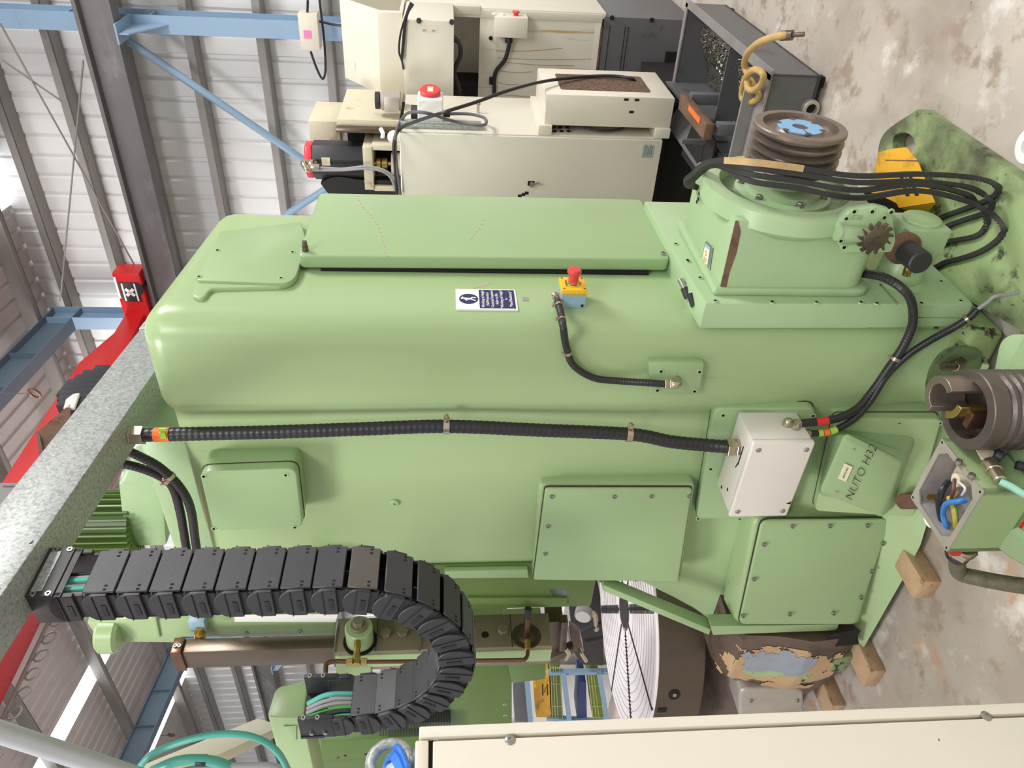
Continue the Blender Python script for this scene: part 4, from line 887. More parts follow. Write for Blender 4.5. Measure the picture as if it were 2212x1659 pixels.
# junction box
jx = -.165
t = thing('junction_box', 'cream metal junction box on the lower green side cover', 'junction box', (jx, .45, .5))
q = [PX(1624, 960, jx), PX(1752, 958, jx), PX(1705, 1116, jx), PX(1582, 1114, jx)]
y0, y1 = (q[0].y + q[1].y) / 2, (q[2].y + q[3].y) / 2; z1, z0 = (q[0].z + q[3].z) / 2, (q[1].z + q[2].z) / 2
b = B(); b.box((jx + .022, y0, z0), (-.025, y1, z1), .004); obj('box', b, LGREY, t)
b = B(); b.box((jx, y0 - .003, z0 - .003), (jx + .02, y1 + .003, z1 + .003), .006, 3); ld = obj('lid', b, LGREY, t)
stamp('lid_screw', 'lidscrew', lambda b: (b.lathe((0, 0, 0), (0, 0, 1), [(.0075, -.001), (.0075, .002), (.006, .004), (0, .0045)], 18)), [STEEL], ld, [(jx, y0 + .022, z1 - .018), (jx, y0 + .022, z0 + .018), (jx, y1 - .022, z1 - .018), (jx, y1 - .022, z0 + .018)], (-1, 0, 0))
b = B(); p = V((jx + .05, y0 + .05, z1)); b.obox(p + V((0, .04, .0005)), ((0, 1, 0), (1, 0, 0), (0, 0, 1)), (.035, .0025, .0006)); b.obox(p + V((.005, .082, .0005)), ((.3, 1, 0), (1, -.3, 0), (0, 0, 1)), (.012, .002, .0006)); b.box((jx + .06, y1 - .055, z1), (jx + .068, y1 - .045, z1 + .0008)); b.box((jx + .1, y1 - .025, z1), (jx + .108, y1 - .015, z1 + .0008)); objs('black_mark', b, HOLE, t)
b = B(); b.prism([(jx - .0003, y1 - .05, z0 + .002), (jx - .0003, y1 - .062, z0 + .002), (jx - .0003, y1 - .053, z0 + .016)], (-.0006, 0, 0)); obj('paint_chip', b, HOLE, ld)
# two hoses from the box
ya = y0 - .012
def hose2(pts, r, tape, label, x2, extra):
    t = conduit('flexible_conduit', label, pts, r, tapes=tape, clamps=extra, rib=.05); return t
h1 = [V((-.085, ya - .014, .588)), PX(1735, 914, -.085), PX(1800, 906, -.085), PX(1850, 884, -.07), PX(1885, 845, -.045), PX(1915, 802, -.035), PX(1950, 750, -.03), PX(1971, 700, -.032), PX(1968, 650, -.045), PX(1945, 620, -.03), PX(1905, 598, .02), PX(1860, 590, .08)]
h1[0] = PX(1722, 916, -.085)
T1 = hose2(h1, .0115, [(.055, .09, REDT)], 'black conduit with red tape rising from the junction box to the gearbox', 0, [(.36, 0, (0, -.4, 1))])
h2 = [PX(1735, 936, -.1), PX(1765, 936, -.1), PX(1800, 930, -.1), PX(1845, 905, -.085), PX(1880, 866, -.06), PX(1915, 812, -.04), PX(1960, 768, -.035), PX(2010, 735, -.035), PX(2060, 708, -.035), PX(2095, 685, -.04), PX(2112, 668, -.04)]
T2 = hose2(h2, .0095, [(.045, .06, LIME), (.06, .078, ORANGE), (.078, .1, LIME)], 'black conduit with lime and orange tape leading to the slab corner', 0, [(.56, 0, (0, -1, .3))])
for T, h, r in ((T1, h1, .0115), (T2, h2, .0095)):
    b = B(); e = V((h[0].x, y0 + .012, h[0].z + .03)); b.tube(catmull([e, V((h[0].x, y0 - .012, h[0].z + .03)), V((h[0].x, h[0].y, h[0].z + .018)), h[0] + V((0, 0, .0)), h[1] * .3 + h[0] * .7]), r * 1.15, 12); b.cyl(h[0] + V((0, 0, .004)), h[0] * .55 + h[1] * .45, r * 1.5, n=6); obj('elbow', b, NICKEL, T)
b = B(); b.tube(catmull([h2[-1], PX(2130, 655, -.04), PX(2150, 640, -.05), PX(2180, 636, -.05), PX(2212, 628, -.05), PX(2260, 615, -.06)]), .005, 8); solo('thin_cable', b, GREYC, 'thin dark grey cable leaving the conduit end towards the right frame edge', 'cable')
for pts, l in (([PX(262, 968, .0), PX(300, 985, .0), PX(345, 1010, .0), PX(388, 1052, .0), PX(412, 1100, .015), PX(424, 1180, .02), PX(440, 1260, .03)], 'upper of two black conduits curving out of the tray over the column top'), ([PX(255, 1000, .01), PX(300, 1010, .01), PX(345, 1028, .01), PX(372, 1050, .01), PX(388, 1100, .02), PX(402, 1180, .03), PX(415, 1260, .03)], 'lower of two black conduits curving out of the tray over the column top')):
    conduit('flexible_conduit', l, pts, .013, clamps=[(.16 if 'upper' in l else .145, 0, (0, 1, .3))], rib=.05)
# ================================================================ V-belts hanging on the hub
def belt(label, d, end, ret, hx=0):
    P = [(.455 + hx, -.2, .45), PX(1500 + d * 3, 405, .36), PX(1508 + d * 3, 368, .27), PX(1545 + d * 3, 348 + d * 3, .15), PX(1620, 350 + d * 12, .052), PX(1720, 362 + d * 13, .048), PX(1850, 380 + d * 14, .06), PX(1980, end[0], .1), PX(2080, end[1], .16)] + [PZ(a, c, z) for a, c, z in end[2]] + [PZ(a, c, z) for a, c, z in ret] + [(.455 + hx, -.12, .1)]
    b = B(); c = catmull(P, 10, closed=True); n0 = (9 + len(end[2])) * 10
    cf = even(c, .005)
    def pf(i):
        k = .45 if (i % 2 and (cf[i].z < .3 or cf[i].x > .42)) else 1
        return [(-.0065 * k, -.0055), (-.0065 * k, .0055), (.0065, .0085), (.0065, -.0085)]
    b.sweep(cf, None, closed=True, up=(.3, -1, 0), proff=pf)
    return solo('v_belt', b, BELT, label, 'belt', 'V belts hanging round the pulley hub'), c
bs_ = []
bs_.append(belt('black V belt with its cardboard sleeve, outermost on the pulley hub', 0, (376, 381, [(2130, 390, .12), (2152, 402, .09), (2156, 415, .06), (2140, 430, .055)]), [(2090, 450, .055), (2040, 468, .055), (1990, 490, .055)]))
bs_.append(belt('second black V belt with the lower end lying in the middle of the bunch', 1, (392, 402, [(2120, 418, .1), (2140, 436, .075), (2140, 452, .055), (2125, 462, .055)]), [(2070, 480, .055), (2020, 500, .055), (1980, 515, .055)], .02))
bs_.append(belt('third black V belt ending just inside the longest one', 2.2, (398, 418, [(2105, 438, .1), (2125, 458, .075), (2130, 490, .055), (2110, 510, .055)]), [(2060, 520, .055), (2010, 530, .055), (1970, 540, .055)], .04))
bs_.append(belt('longest black V belt sweeping widest across the green plate', 3.4, (412, 432, [(2120, 450, .1), (2152, 472, .075), (2168, 500, .055), (2150, 525, .055)]), [(2110, 548, .055), (2050, 565, .055), (1995, 572, .055)], .06))
c = bs_[0][1]; b = B(); b.sweep(c[34:52], [(-.0078, -.0102), (-.0078, .0102), (.0078, .0102), (.0078, -.0102)], up=(.3, -1, 0)); solo('cardboard_sleeve', b, CARD, 'printed tan cardboard sleeve round the outermost V belt', 'sleeve')
# ================================================================ floor plate, yellow guard, blocks
def prism_hole(b, outer, inner, vec):
    tb = bmesh.new(); es = []
    for loop in (outer, inner):
        vs = [tb.verts.new(V(p)) for p in loop]; es += [tb.edges.new((vs[i], vs[(i + 1) % len(vs)])) for i in range(len(vs))]
    bmesh.ops.triangle_fill(tb, use_beauty=True, use_dissolve=False, edges=es, normal=(0, 0, 1))
    r = bmesh.ops.extrude_face_region(tb, geom=list(tb.faces))
    bmesh.ops.translate(tb, verts=[v for v in r['geom'] if isinstance(v, bmesh.types.BMVert)], vec=V(vec))
    b._merge(tb)
zp = .048
b = B(); outer = rpoly([PZ(1985, 235, zp), PZ(1920, 276, zp), PZ(1899, 302, zp), PZ(1895, 350, zp), (.8, -.02, zp), (.66, .02, zp), (.1, -.02, zp), (-.1, -.06, zp), (-.3, -.1, zp), (-.3, -.37, zp)], [.01, .06, .05, .05, .05, .02, .02, .02, .02, .02], 4)
inner = rpoly([PZ(1926, 312, zp), PZ(1932, 290, zp), PZ(1958, 284, zp), PZ(1977, 300, zp), PZ(1978, 335, zp), PZ(1940, 350, zp)], .03, 5)
prism_hole(b, outer, inner, (0, 0, -.043)); solo('steel_plate', b, PLATEG, 'grimy green steel plate with an oval hole lying on the floor', 'plate')
t = thing('belt_guard', 'grimy yellow plastic case with black stripes on the green floor plate', 'case', PZ(1950, 400, .05))
zt = .11; TP = [PZ(1899, 330, zt), PZ(1925, 322, zt), PZ(1960, 318, zt), PZ(1984, 347, zt), PZ(1999, 385, zt), PZ(2022, 438, zt), PZ(1944, 450, zt)]
b = B(); b.prism(TP, (0, 0, .006), .002); b.prism([TP[6], TP[5], PZ(1996, 468, .055), PZ(1925, 478, .055)], (0, .004, 0), .001); b.prism([TP[0], TP[6], PZ(1925, 478, .055), PZ(1882, 415, .055)], (.004, 0, 0), .001); obj('shell', b, YELD, t)
b = B(); nrm = zt + .0065
for q_ in (((1940, 371), (1947, 371), (1965, 423), (1957, 424)), ((1960, 371), (1967, 372), (1985, 422), (1977, 423))): b.prism([PZ(x_, y_, nrm) for x_, y_ in q_], (0, 0, .0008))
objs('black_stripe', b, HOLE, t)
r_ = (PZ(1953, 374, nrm) - PZ(1971, 421, nrm)); r_.z = 0; r_.normalize()
text('lettering', 'Atlas Copco', t, PZ(1962, 397, nrm + .0006), r_, V((0, 0, 1)).cross(r_), .0145, HOLE, depth=.0004, shear=.2)
b = B(); b.prism([PZ(1912, 345, nrm - .001), PZ(1913, 347, nrm - .001), PZ(1985, 349, nrm - .001), PZ(1984, 346, nrm - .001)], (0, 0, .0012)); obj('crease', b, RUST, t)
for (x0, x1, y0_, y1_, h, l) in ((-.27, -.1, .775, .86, .062, 'square wooden packing block under the lower edge of the base beside the motor'), (-.27, -.02, 1.27, 1.37, .055, 'wooden packing block under the peeled casting, right of the two near the cream cabinet'), (-.2, .1, 1.62, 1.72, .055, 'wooden packing block under the peeled casting closest to the cream cabinet edge')):
    b = B(); b.box((x0, y0_, 0), (x1, y1_, h), .004); solo('wooden_block', b, WOOD, l, 'block', 'packing blocks under the machine')
b = B(); b.prism([(-.1, -.065, .012), (.45, -.075, .012), (.45, -.02, .012), (-.1, -.01, .012)], (0, 0, .02)); solo('grey_packing_strip', b, ALU, 'worn grey packing strip on the floor between base and green plate', 'strip')
# ================================================================ geared motor with open terminal box, near right
t = thing('geared_motor', 'green motor with open terminal box and ribbed pulley at the near edge', 'motor', (-.52, 0, 0))
zb = .42; bx0, bx1, by0, by1 = -.625, -.455, .008, .2
b = B()
for p, q in (((bx0, by0), (bx1, by0 + .012)), ((bx0, by1 - .012), (bx1, by1)), ((bx0, by0), (bx0 + .012, by1)), ((bx1 - .012, by0), (bx1, by1))): b.box((p[0], p[1], zb - .13), (q[0], q[1], zb - .002))
b.box((bx0, by0, zb - .14), (bx1, by1, zb - .12)); tbx = obj('terminal_box', b, GREEN, t)
b = B()
prism_hole(b, rpoly([(bx0, by0, zb - .002), (bx1, by0, zb - .002), (bx1, by1, zb - .002), (bx0, by1, zb - .002)], .004), rpoly([(bx0 + .014, by0 + .014, zb - .002), (bx1 - .014, by0 + .014, zb - .002), (bx1 - .014, by1 - .014, zb - .002), (bx0 + .014, by1 - .014, zb - .002)], .022, 1), (0, 0, .004)); obj('rim', b, ALU, tbx, 'bare metal rim with screw holes')
b = B(); b.box((bx0 + .012, by0 + .012, zb - .12), (bx1 - .012, by1 - .012, zb - .117))
for p, q in (((bx0 + .012, by0 + .012), (bx1 - .012, by0 + .014)), ((bx0 + .012, by1 - .014), (bx1 - .012, by1 - .012)), ((bx0 + .012, by0 + .012), (bx0 + .014, by1 - .012)), ((bx1 - .014, by0 + .012), (bx1 - .012, by1 - .012))): b.box((p[0], p[1], zb - .118), (q[0], q[1], zb - .004))
b.box((bx0 + .012, by0 + .012, zb - .085), (bx1 - .012, by1 - .012, zb - .08))
obj('box_lining', b, M('grimy_lining', (168, 162, 162), .55, .2, .2, 14), tbx)
b = B()
for x in (bx0 + .007, bx1 - .007):
    for y in (by0 + .007, by1 - .007): b.cyl((x, y, zb), (x, y, zb + .0026), .003, n=8)
objs('screw_hole', b, HOLE, tbx)
b = B(); b.box((bx0 - .002, by1, zb - .034), (bx1 - .02, by1 + .012, zb - .012)); b.box((bx0 - .004, by0 + .02, zb - .142), (bx0, by1, zb - .132)); objs('red_seal', b, REDT, tbx)
def wire(m, pts, r, lab=None):
    b = B(); b.tube(catmull(pts), r, 8); obj('wire', b, m, tbx, lab)
z5 = zb - .025
wire(RUBBER, [PZ(2050, 1040, z5), PZ(2035, 1060, z5 + .02), PZ(2028, 1090, z5 + .02), PZ(2035, 1125, z5), PZ(2050, 1155, z5 - .03)], .0075, 'black wire')
wire(CBLUE, [PZ(2088, 1080, z5), PZ(2070, 1083, z5 + .015), PZ(2045, 1088, z5 + .02), PZ(2037, 1110, z5 + .01), PZ(2045, 1140, z5), PZ(2055, 1160, z5 - .03)], .0065, 'blue wire')
wire(CYEL, [PZ(2050, 1075, z5 - .02), PZ(2058, 1095, z5 - .01), PZ(2063, 1120, z5 - .01), PZ(2062, 1150, z5 - .03)], .006, 'yellow and green wire')
wire(CGRN, [PZ(2055, 1075, z5 - .022), PZ(2064, 1098, z5 - .012), PZ(2067, 1125, z5 - .02)], .004, 'green wire')
wire(WHITE, [PZ(2070, 1040, z5), PZ(2085, 1055, z5 + .01), PZ(2078, 1070, z5)], .003, 'white wire'); wire(HOSEY, [PZ(2060, 1075, z5), PZ(2070, 1060, z5)], .003, 'orange wire')
wire(RUST, [PZ(2055, 1080, z5), PZ(2060, 1055, z5 + .01), PZ(2062, 1035, z5)], .004, 'brown wire')
b = B(); b.box((bx1 - .05, by0 + .02, zb - .118), (bx1 - .02, by0 + .1, zb - .05), .004); b.cyl((bx1 - .055, by0 + .08, zb - .1), (bx1 - .055, by0 + .08, zb - .035), .016); obj('terminal_block', b, PAPER, tbx)
b = B(); p = PZ(2028, 1073, z5 - .03); b.cyl(p, p + V((0, 0, .03)), .007, n=6); b.cyl(p + V((-.01, .006, -.01)), p + V((-.01, .006, .015)), .006, n=6); obj('earth_stud', b, BRASS, tbx)
b = B(); p = PZ(2018, 1118, zb - .078); b.cyl(p, p + V((0, 0, .012)), .026, n=24, bev=.002); obj('white_cap', b, WHITE, tbx)
gl_ = V((-.6, by1 + .004, zb - .06)); gd = (PZ(2044, 1226, .34) - gl_).normalized()
b = B(); b.cyl(gl_, gl_ + gd * .014, .028, n=24); b.cyl(gl_ + gd * .013, gl_ + gd * .023, .032, n=6); b.cyl(gl_ + gd * .025, gl_ + gd * .035, .031, n=6); obj('cable_gland', b, NICKEL, tbx)
b = B(); b.cyl(gl_ + gd * .035, gl_ + gd * .062, .027, n=20, bev=.006); obj('rubber_boot', b, RUBBER, tbx)
b = B(); b.tube(catmull([gl_ + gd * .055, PZ(2072, 1236, .3), PZ(2110, 1248, .27), PZ(2160, 1258, .24), PZ(2212, 1266, .21), PZ(2270, 1275, .18)]), .019, 14); solo('braided_hose', b, HOSED, 'olive braided hose leaving the gland of the open terminal box', 'hose')
b = B(); b.cyl((-.56, -.24, .15), (-.56, .2, .15), .145, n=48, bev=.01); b.cyl((-.56, .12, .15), (-.56, .2, .15), .165, n=48, bev=.01); b.box((-.64, -.02, .2), (-.48, .18, zb - .138), .01)
obj('motor_body', b, GREEN4, t)
b = B()
b.prism(rpoly([(-.36, -.3, .27), (-.36, -.02, .27), (-.72, -.02, .27), (-.72, -.3, .27)], .03), (0, 0, -.2), .008); obj('gear_casing', b, GREEN4, t)
px_ = V((-.478, -.095, .2))
prof = [(0, 0), (.088, 0)]; h = .0
for i in range(9): prof += [(.088, h + .004), (.082, h + .010), (.088, h + .017)]; h += .021
prof += [(.088, h), (.088, h + .03), (.086, h + .032), (.064, h + .032), (.062, h - .02), (0, h - .02)]
zl = .2; b = B(); b.prism(rpoly([PZ(2148, 800, zl), PZ(2160, 738, zl), PZ(2182, 722, zl), PZ(2260, 724, zl), PZ(2260, 815, zl), PZ(2150, 815, zl)], .02), (0, 0, -.19), .01, 3); obj('mounting_lug', b, GREEN4, t)
rp = obj('ribbed_pulley', B().lathe(px_, (0, 0, 1), prof, 56), M('dark_turned_iron', (104, 94, 90), .38, .6, .15, 8, bump=.08, bs=90), t)
zt = .2 + h + .032
def arc(b, c, ro, ri, a0, a1, z0, z1, n=16):
    P = [c + V((ro * math.cos(a0 + (a1 - a0) * k / n), ro * math.sin(a0 + (a1 - a0) * k / n), z0)) for k in range(n + 1)] + [c + V((ri * math.cos(a1 + (a0 - a1) * k / n), ri * math.sin(a1 + (a0 - a1) * k / n), z0)) for k in range(n + 1)]
    b.prism(P, (0, 0, z1 - z0), .001, 1)
b = B(); c = V((px_.x + .028, px_.y - .012, 0)); arc(b, c, .048, .03, -2.2, 1.4, zt - .03, zt + .055); obj('half_collar', b, PULM, rp)
b = B(); arc(b, c, .046, .03, 1.9, 3.3, zt - .03, zt + .03); b.m = 1; b.box((px_.x - .03, px_.y - .01, zt - .06), (px_.x - .012, px_.y + .03, zt + .005), .002); obj('key_block', b, [BRASS, COPPER], rp)
b = B(); p = PY(2136, 998, -.014); q = PY(2160, 1040, -.014)
b.cyl(p, p * .5 + q * .5, .017, n=20, bev=.002); b.cyl(p * .5 + q * .5, q, .014, n=20, bev=.002); cn = obj('round_connector', b, NICKEL, t)
b = B(); b.obox(p + (p - q).normalized() * .02 + V((0, -.006, 0)), (p - q, (p - q).cross(V((0, 1, 0))), (0, 1, 0)), (.02, .018, .002)); obj('tag', b, PAPER, cn)
b = B(); b.tube(catmull([q, PY(2185, 1052, -.014), PY(2212, 1068, -.012), PY(2260, 1090, -.012)]), .008, 10); solo('mint_cable', b, MINT, 'mint green cable plugged in by the round connector on the motor', 'cable')
b = B(); b.cyl(PY(2147, 980, -.025), PY(2166, 988, -.025), .014, n=16, bev=.003); b.cyl(PY(2152, 968, -.03), PY(2175, 977, -.03), .014, n=16, bev=.003); b.cyl(PY(2195, 1004, -.015), PY(2216, 1010, -.015), .01, n=16); objs('black_plug', b, BLACK, t)
socks(t, [PY(2070, 1000, by0), PY(2098, 1030, by0)], (0, -1, 0))
# ================================================================ cream cabinet, nearest left
yk = .15; xr = PY(925, 1568, yk).x; zk = PY(896, 1640, yk).z
t = thing('electrical_cabinet', 'tall cream electrical cabinet nearest the camera at far left', 'cabinet', (xr - .3, yk + .2, 0))
b = B(); b.box((xr - .62, yk + .024, .02), (xr, yk + .42, zk - .008), .004); obj('body', b, CREAM, t)
b = B(); xg = PY(935, 1592, yk).x; b.box((xg, yk, .04), (xr, yk + .03, PY(905, 1600, yk).z), .002); obj('side_frame', b, CREAM, t)
b = B(); zg = PY(931, 1620, yk).z; b.box((xr - .6, yk, .06), (xg - .007, yk + .03, zg - .003), .0015); dr = obj('door', b, CREAM, t)
b = B(); b.box((xr - .6, yk + .002, zg + .004), (xg - .003, yk + .03, zk), .003); obj('top_rail', b, CREAM, t)
b = B(); b.box((xg - .02, yk + .02, .05), (xg + .005, yk + .026, zk - .01)); b.box((xr - .6, yk + .012, zg - .005), (xg, yk + .026, zg + .01)); obj('gap', b, HOLE, t)
stamp('door_screw', 'doorscrew', lambda b: (b.lathe((0, 0, 0), (0, 0, 1), [(.0095, -.001), (.009, .001), (.006, .003), (.003, .003), (.0025, .001), (0, .001)], 20)), [STEEL], dr, [PY(1102, 1598, yk), PY(2130, 1547, yk)], (0, -1, 0))
b = B(); b.box(PY(2026, 1596, yk), PY(2030, 1600, yk) + V((0, -.0006, 0))); obj('speck', b, HOLE, dr)
pe = PY(868, 1646, yk + .1); rr = .034
t = thing('eye_bolt', 'galvanised lifting eye bolt on top of the cream cabinet', 'eye bolt', (pe.x, pe.y, zk))
cz = zk + .012 + rr
b = B(); b.tube([V((pe.x + rr * math.cos(a * math.pi / 16), pe.y, cz + rr * math.sin(a * math.pi / 16))) for a in range(32)], .0095, 12, closed=True); obj('ring', b, GALV, t)
b = B(); b.cyl((pe.x, pe.y, zk - .01), (pe.x, pe.y, zk + .006), .022, n=24, bev=.003); b.cyl((pe.x, pe.y, zk), (pe.x, pe.y, zk + .014), .012, n=16); obj('collar', b, GALV, t)
t = thing('lifting_sling', 'blue webbing lifting sling threaded through the eye bolt', 'sling', (pe.x, pe.y, zk))
for k_, (m, dx, nm_) in enumerate(((SLINGW, -.016, 'pale_strap'), (SLING, .016, 'strap'))):
    b = B(); P = catmull([(pe.x - .07 + dx, pe.y - .06, zk + .012), (pe.x - .03 + dx, pe.y - .03, zk + .025), (pe.x + dx * .6, pe.y, cz - .008), (pe.x - .01 + dx, pe.y + .035, cz + .0), (pe.x - .06 + dx, pe.y + .06, cz - .005), (pe.x - .12, pe.y + .07, zk + .02)])
    b.sweep(P, [(-.002, -.02), (-.002, .02), (.002, .02), (.002, -.02)], up=(0, 0, 1)); 
    for j in range(3): b.tube([p + V((.002, .004 * (j - 1), .004 + .003 * j)) for p in P], .006, 6)
    obj(nm_, b, m, t)
# light pipes, beam and cables in the far left corner
b = B(); b.cyl(PY(-80, 1555, .45), PY(330, 1690, .75), .022, n=20); solo('grey_pipe', b, M('painted_grey_pipe', (186, 190, 194), .42, .1, .05, 4, spots=[(18, .72, .76, (120, 124, 128))]), 'light grey painted pipe slanting down the upper left edge', 'pipe')
b = B(); p, q = PY(585, 1568, 1.6), PY(310, 1690, 1.0); u = (q - p).normalized(); b.obox((p + q) / 2, (u, u.cross(V((0, 1, 0))), (0, 1, 0)), ((q - p).length / 2, .05, .03), .008); solo('cream_beam', b, CREAM, 'cream painted arm slanting behind the green chain bracket', 'beam')
for l, pts, r, m in (('teal cable arching behind the chain bracket at far left', [(300, 1659), (330, 1628), (400, 1600), (470, 1586), (540, 1590), (590, 1615), (620, 1659), (640, 1720)], .008, TEAL), ('teal cable bundle lying lowest in the left corner', [(330, 1665), (380, 1645), (430, 1641), (480, 1650), (540, 1680)], .012, TEAL), ('grey cable curving along the bottom left corner', [(345, 1685), (400, 1664), (470, 1656), (540, 1653), (600, 1656), (660, 1680)], .007, GREYC)):
    b = B(); b.tube(catmull([PX(a, c, -.75) for a, c in pts]), r, 10); solo('loose_cable', b, m, l, 'cable')
b = B(); p, q = PX(424, 1642, -.75), PX(446, 1643, -.75); b.tube([p, q], .0135, 10); solo('tape_wrap', b, RUBBER, 'black tape wrap round the teal cable bundle', 'tape')
# ================================================================ beige machine behind, right
XF = 3.3
t = thing('machining_centre', 'beige machine with dark grey base standing behind the green column, right', 'machine', (3.6, .3, 0))
yR = PX(1400, 40, XF).y            # its near end face
zb6 = PX(1296, 120, XF).z
b = B()
b.box((XF + .02, yR, .02), (XF + 1.3, 1.3, zb6), .004); base = obj('base', b, GREYP, t, 'dark grey base')
b = B(); zs = PX(1432, 150, XF).z
y0, y1 = PX(1465, 180, XF).y, PX(1465, 112, XF).y
b.prism([(XF, yR, .01), (XF, y1, .01), (XF, y1, zs), (XF, y0, zs), (XF, y0, .18), (XF, .75, .18), (XF, .75, zb6), (XF, yR, zb6)], (.02, 0, 0)); obj('base_panel', b, GREYP, base)
b = B(); b.box((XF + .004, y1, .02), (XF + .3, y0, .03)); b.box((XF - .05, y1 - .0, .01), (XF + .02, y0, .03))
for i in range(90): c = V((XF - .04 + random.random() * .2, y1 + random.random() * (y0 - y1), .03 + random.random() * .02)); b.obox(c, (V((random.random() - .5, random.random() - .5, random.random() - .5)), (1, 1, 0), (0, 0, 1)), (.008, .003, .002))
ch = obj('chips', b, SWARF, base, 'pile of metal chips in the base opening'); ch['kind'] = 'stuff'
b = B(); b.box((XF - .002, y1, .02), (XF + .018, y0, zs)); obj('opening', b, HOLE, base)
b = B()
for py in (60, 100): pass
for px in (1312, 1345, 1352): b.box((XF - .002, yR + .05, PX(px, 100, XF).z - .003), (XF, .5, PX(px, 100, XF).z + .001))
objs('base_seam', b, HOLE, base)
b = B()
for p in ((1322, 38), (1408, 43)): c = PX(*p, XF); b.cyl(c, c + V((-.006, 0, 0)), .014, n=14)
objs('black_button_bolt', b, HOLE, base)
b = B(); z0, z1 = zb6, PX(1035, 120, XF).z; yl = PX(1065, 120, XF).y
b.box((XF, yR, z0), (XF + .03, .8, z1), .003); b.box((XF - .002, PX(1150, 32, XF).y - .02, z0), (XF + .001, .8, z1 - .1)); obj('main_panel', b, STAIN, t, 'rust streaked beige side panel')
b = B(); zt_ = PX(885, 30, XF).z + .06
b.box((XF, yR - .02, zb6 - .01), (XF + 1.3, yR + .01, zt_), .004); b.box((XF - .006, yR - .012, zb6 + .01), (XF + .03, yR + .035, zt_), .005); b.box((XF - .015, yR - .03, z1 + .0), (XF + .04, yR + .02, zt_ - .02), .006); ep = obj('end_panel', b, BEIGE, t)
b = B(); b.box((XF + .45, yR - .026, 1.25), (XF + .95, yR - .02, 1.7)); obj('window', b, GREYP, ep)
b = B(); b.box((XF + .5, yR - .0215, .95), (XF + 1.2, yR - .0205, 1.0)); obj('stripe', b, WHITE, ep)
b = B(); b.box((XF + .5, yR + .02, zb6), (XF + 1.3, 1.2, 1.8)); obj('inner_wall', b, BEIGE, t)
b = B(); b.box((XF + .3, .42, 1.2), (XF + .5, .8, 1.75)); b.box((XF - .003, PX(1292, 40, XF).y, zb6 + .0), (XF, .75, zb6 + .012)); objs('dark_recess', b, HOLE, t)
b = B(); b.box((XF - .004, yR + .06, zb6 + .004), (XF, .7, zb6 + .016)); objs('rusty_seam', b, RUST, t)
b = B()
for (xa_, ya_, xb_, yb_) in ((1072, 110, 1215, 104), (1075, 125, 1285, 127), (1080, 133, 1240, 142), (1072, 152, 1150, 155), (1075, 178, 1120, 182), (1090, 205, 1230, 209), (1110, 222, 1190, 223)):
    p_, q_ = PX(xa_, ya_, XF), PX(xb_, yb_, XF); m_ = (p_ + q_) / 2 + V((0, .008, 0)); b.tube(catmull([p_, m_, q_]), .0035, 5)
objs('rust_streak', b, M('rust_streak_brown', (166, 142, 104), .6), t)
b = B(); b.box((XF - .003, PX(1290, 232, XF).y, zb6 + .015), (XF, PX(1290, 48, XF).y, zb6 + .05)); obj('cream_strip', b, CREAM, t)
b = B(); R = xbox(b, XF - .12, XF, (1069, 1140, 38, 82), .004); cb = obj('control_box', b, BEIGE, t)
yb_ = R[0]; b = B(); c = V((XF - .06, yb_, R[2] + .07)); b.lathe(c, (0, -1, 0), [(.014, 0), (.014, .012), (.022, .016), (.022, .024), (0, .026)], 20); obj('red_button', b, REDP, cb)
b = B()
for dz in (.15, .2): c = V((XF - .06, yb_, R[2] + dz)); b.lathe(c, (0, -1, 0), [(.012, 0), (.012, .008), (0, .009)], 16)
objs('white_button', b, WHITE, cb)
b = B(); b.tube(catmull([PX(1100, 82, XF - .05), PX(1099, 100, XF - .05), PX(1090, 130, XF - .04), PX(1070, 158, XF - .02), PX(1067, 200, XF - .02), PX(1066, 245, XF - .02)]), .013, 10); b.cyl(PX(1099, 80, XF - .05), PX(1099, 92, XF - .05), .024); obj('control_cable', b, RUBBER, t)
b = B(); c = PX(1060, 82, XF); b.cyl(c, c + V((-.008, 0, 0)), .012); c = PX(1060, 173, XF); b.box(c + V((-.03, -.02, -.01)), c + V((0, .02, .01))); objs('clip', b, HOLE, t)
# horizontal control cabinet and the hood above it
b = B(); R = xbox(b, 2.85, 3.3, (873, 980, 44, 262), .004); hc_ = obj('control_cabinet', b, BEIGE, t)
b = B()
for p in ((905, 44), (976, 47)): c = PX(*p, 2.85); b.cyl(c + V((0, 0, 0)), c + V((-.012, 0, 0)), .014, n=16)
objs('black_knob', b, BLACK, hc_)
b = B(); c = PX(925, 58, 2.849)
for dy, dz, w_, h_ in ((0, .12, .03, .012), (.01, 0, .03, .1), (.02, .02, .012, .02), (.02, -.03, .012, .02)): b.box(c + V((0, dy - w_ / 2, dz - h_ / 2)), c + V((-.001, dy + w_ / 2, dz + h_ / 2)))
objs('worn_tape', b, CREAM, hc_)
y0, y1 = PX(800, 25, 2.95).y, PX(800, 203, 2.95).y
zA, zB, zC = PX(872, 115, 2.95).z, PX(818, 115, 2.95).z, PX(740, 90, 3.25).z
b = B()
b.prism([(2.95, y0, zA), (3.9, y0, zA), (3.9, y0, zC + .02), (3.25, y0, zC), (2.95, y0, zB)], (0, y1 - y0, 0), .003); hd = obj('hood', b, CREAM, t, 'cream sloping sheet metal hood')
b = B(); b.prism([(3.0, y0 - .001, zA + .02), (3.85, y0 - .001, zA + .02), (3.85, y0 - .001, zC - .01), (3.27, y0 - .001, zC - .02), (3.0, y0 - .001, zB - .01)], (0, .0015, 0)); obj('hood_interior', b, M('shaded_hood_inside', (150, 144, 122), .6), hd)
b = B()
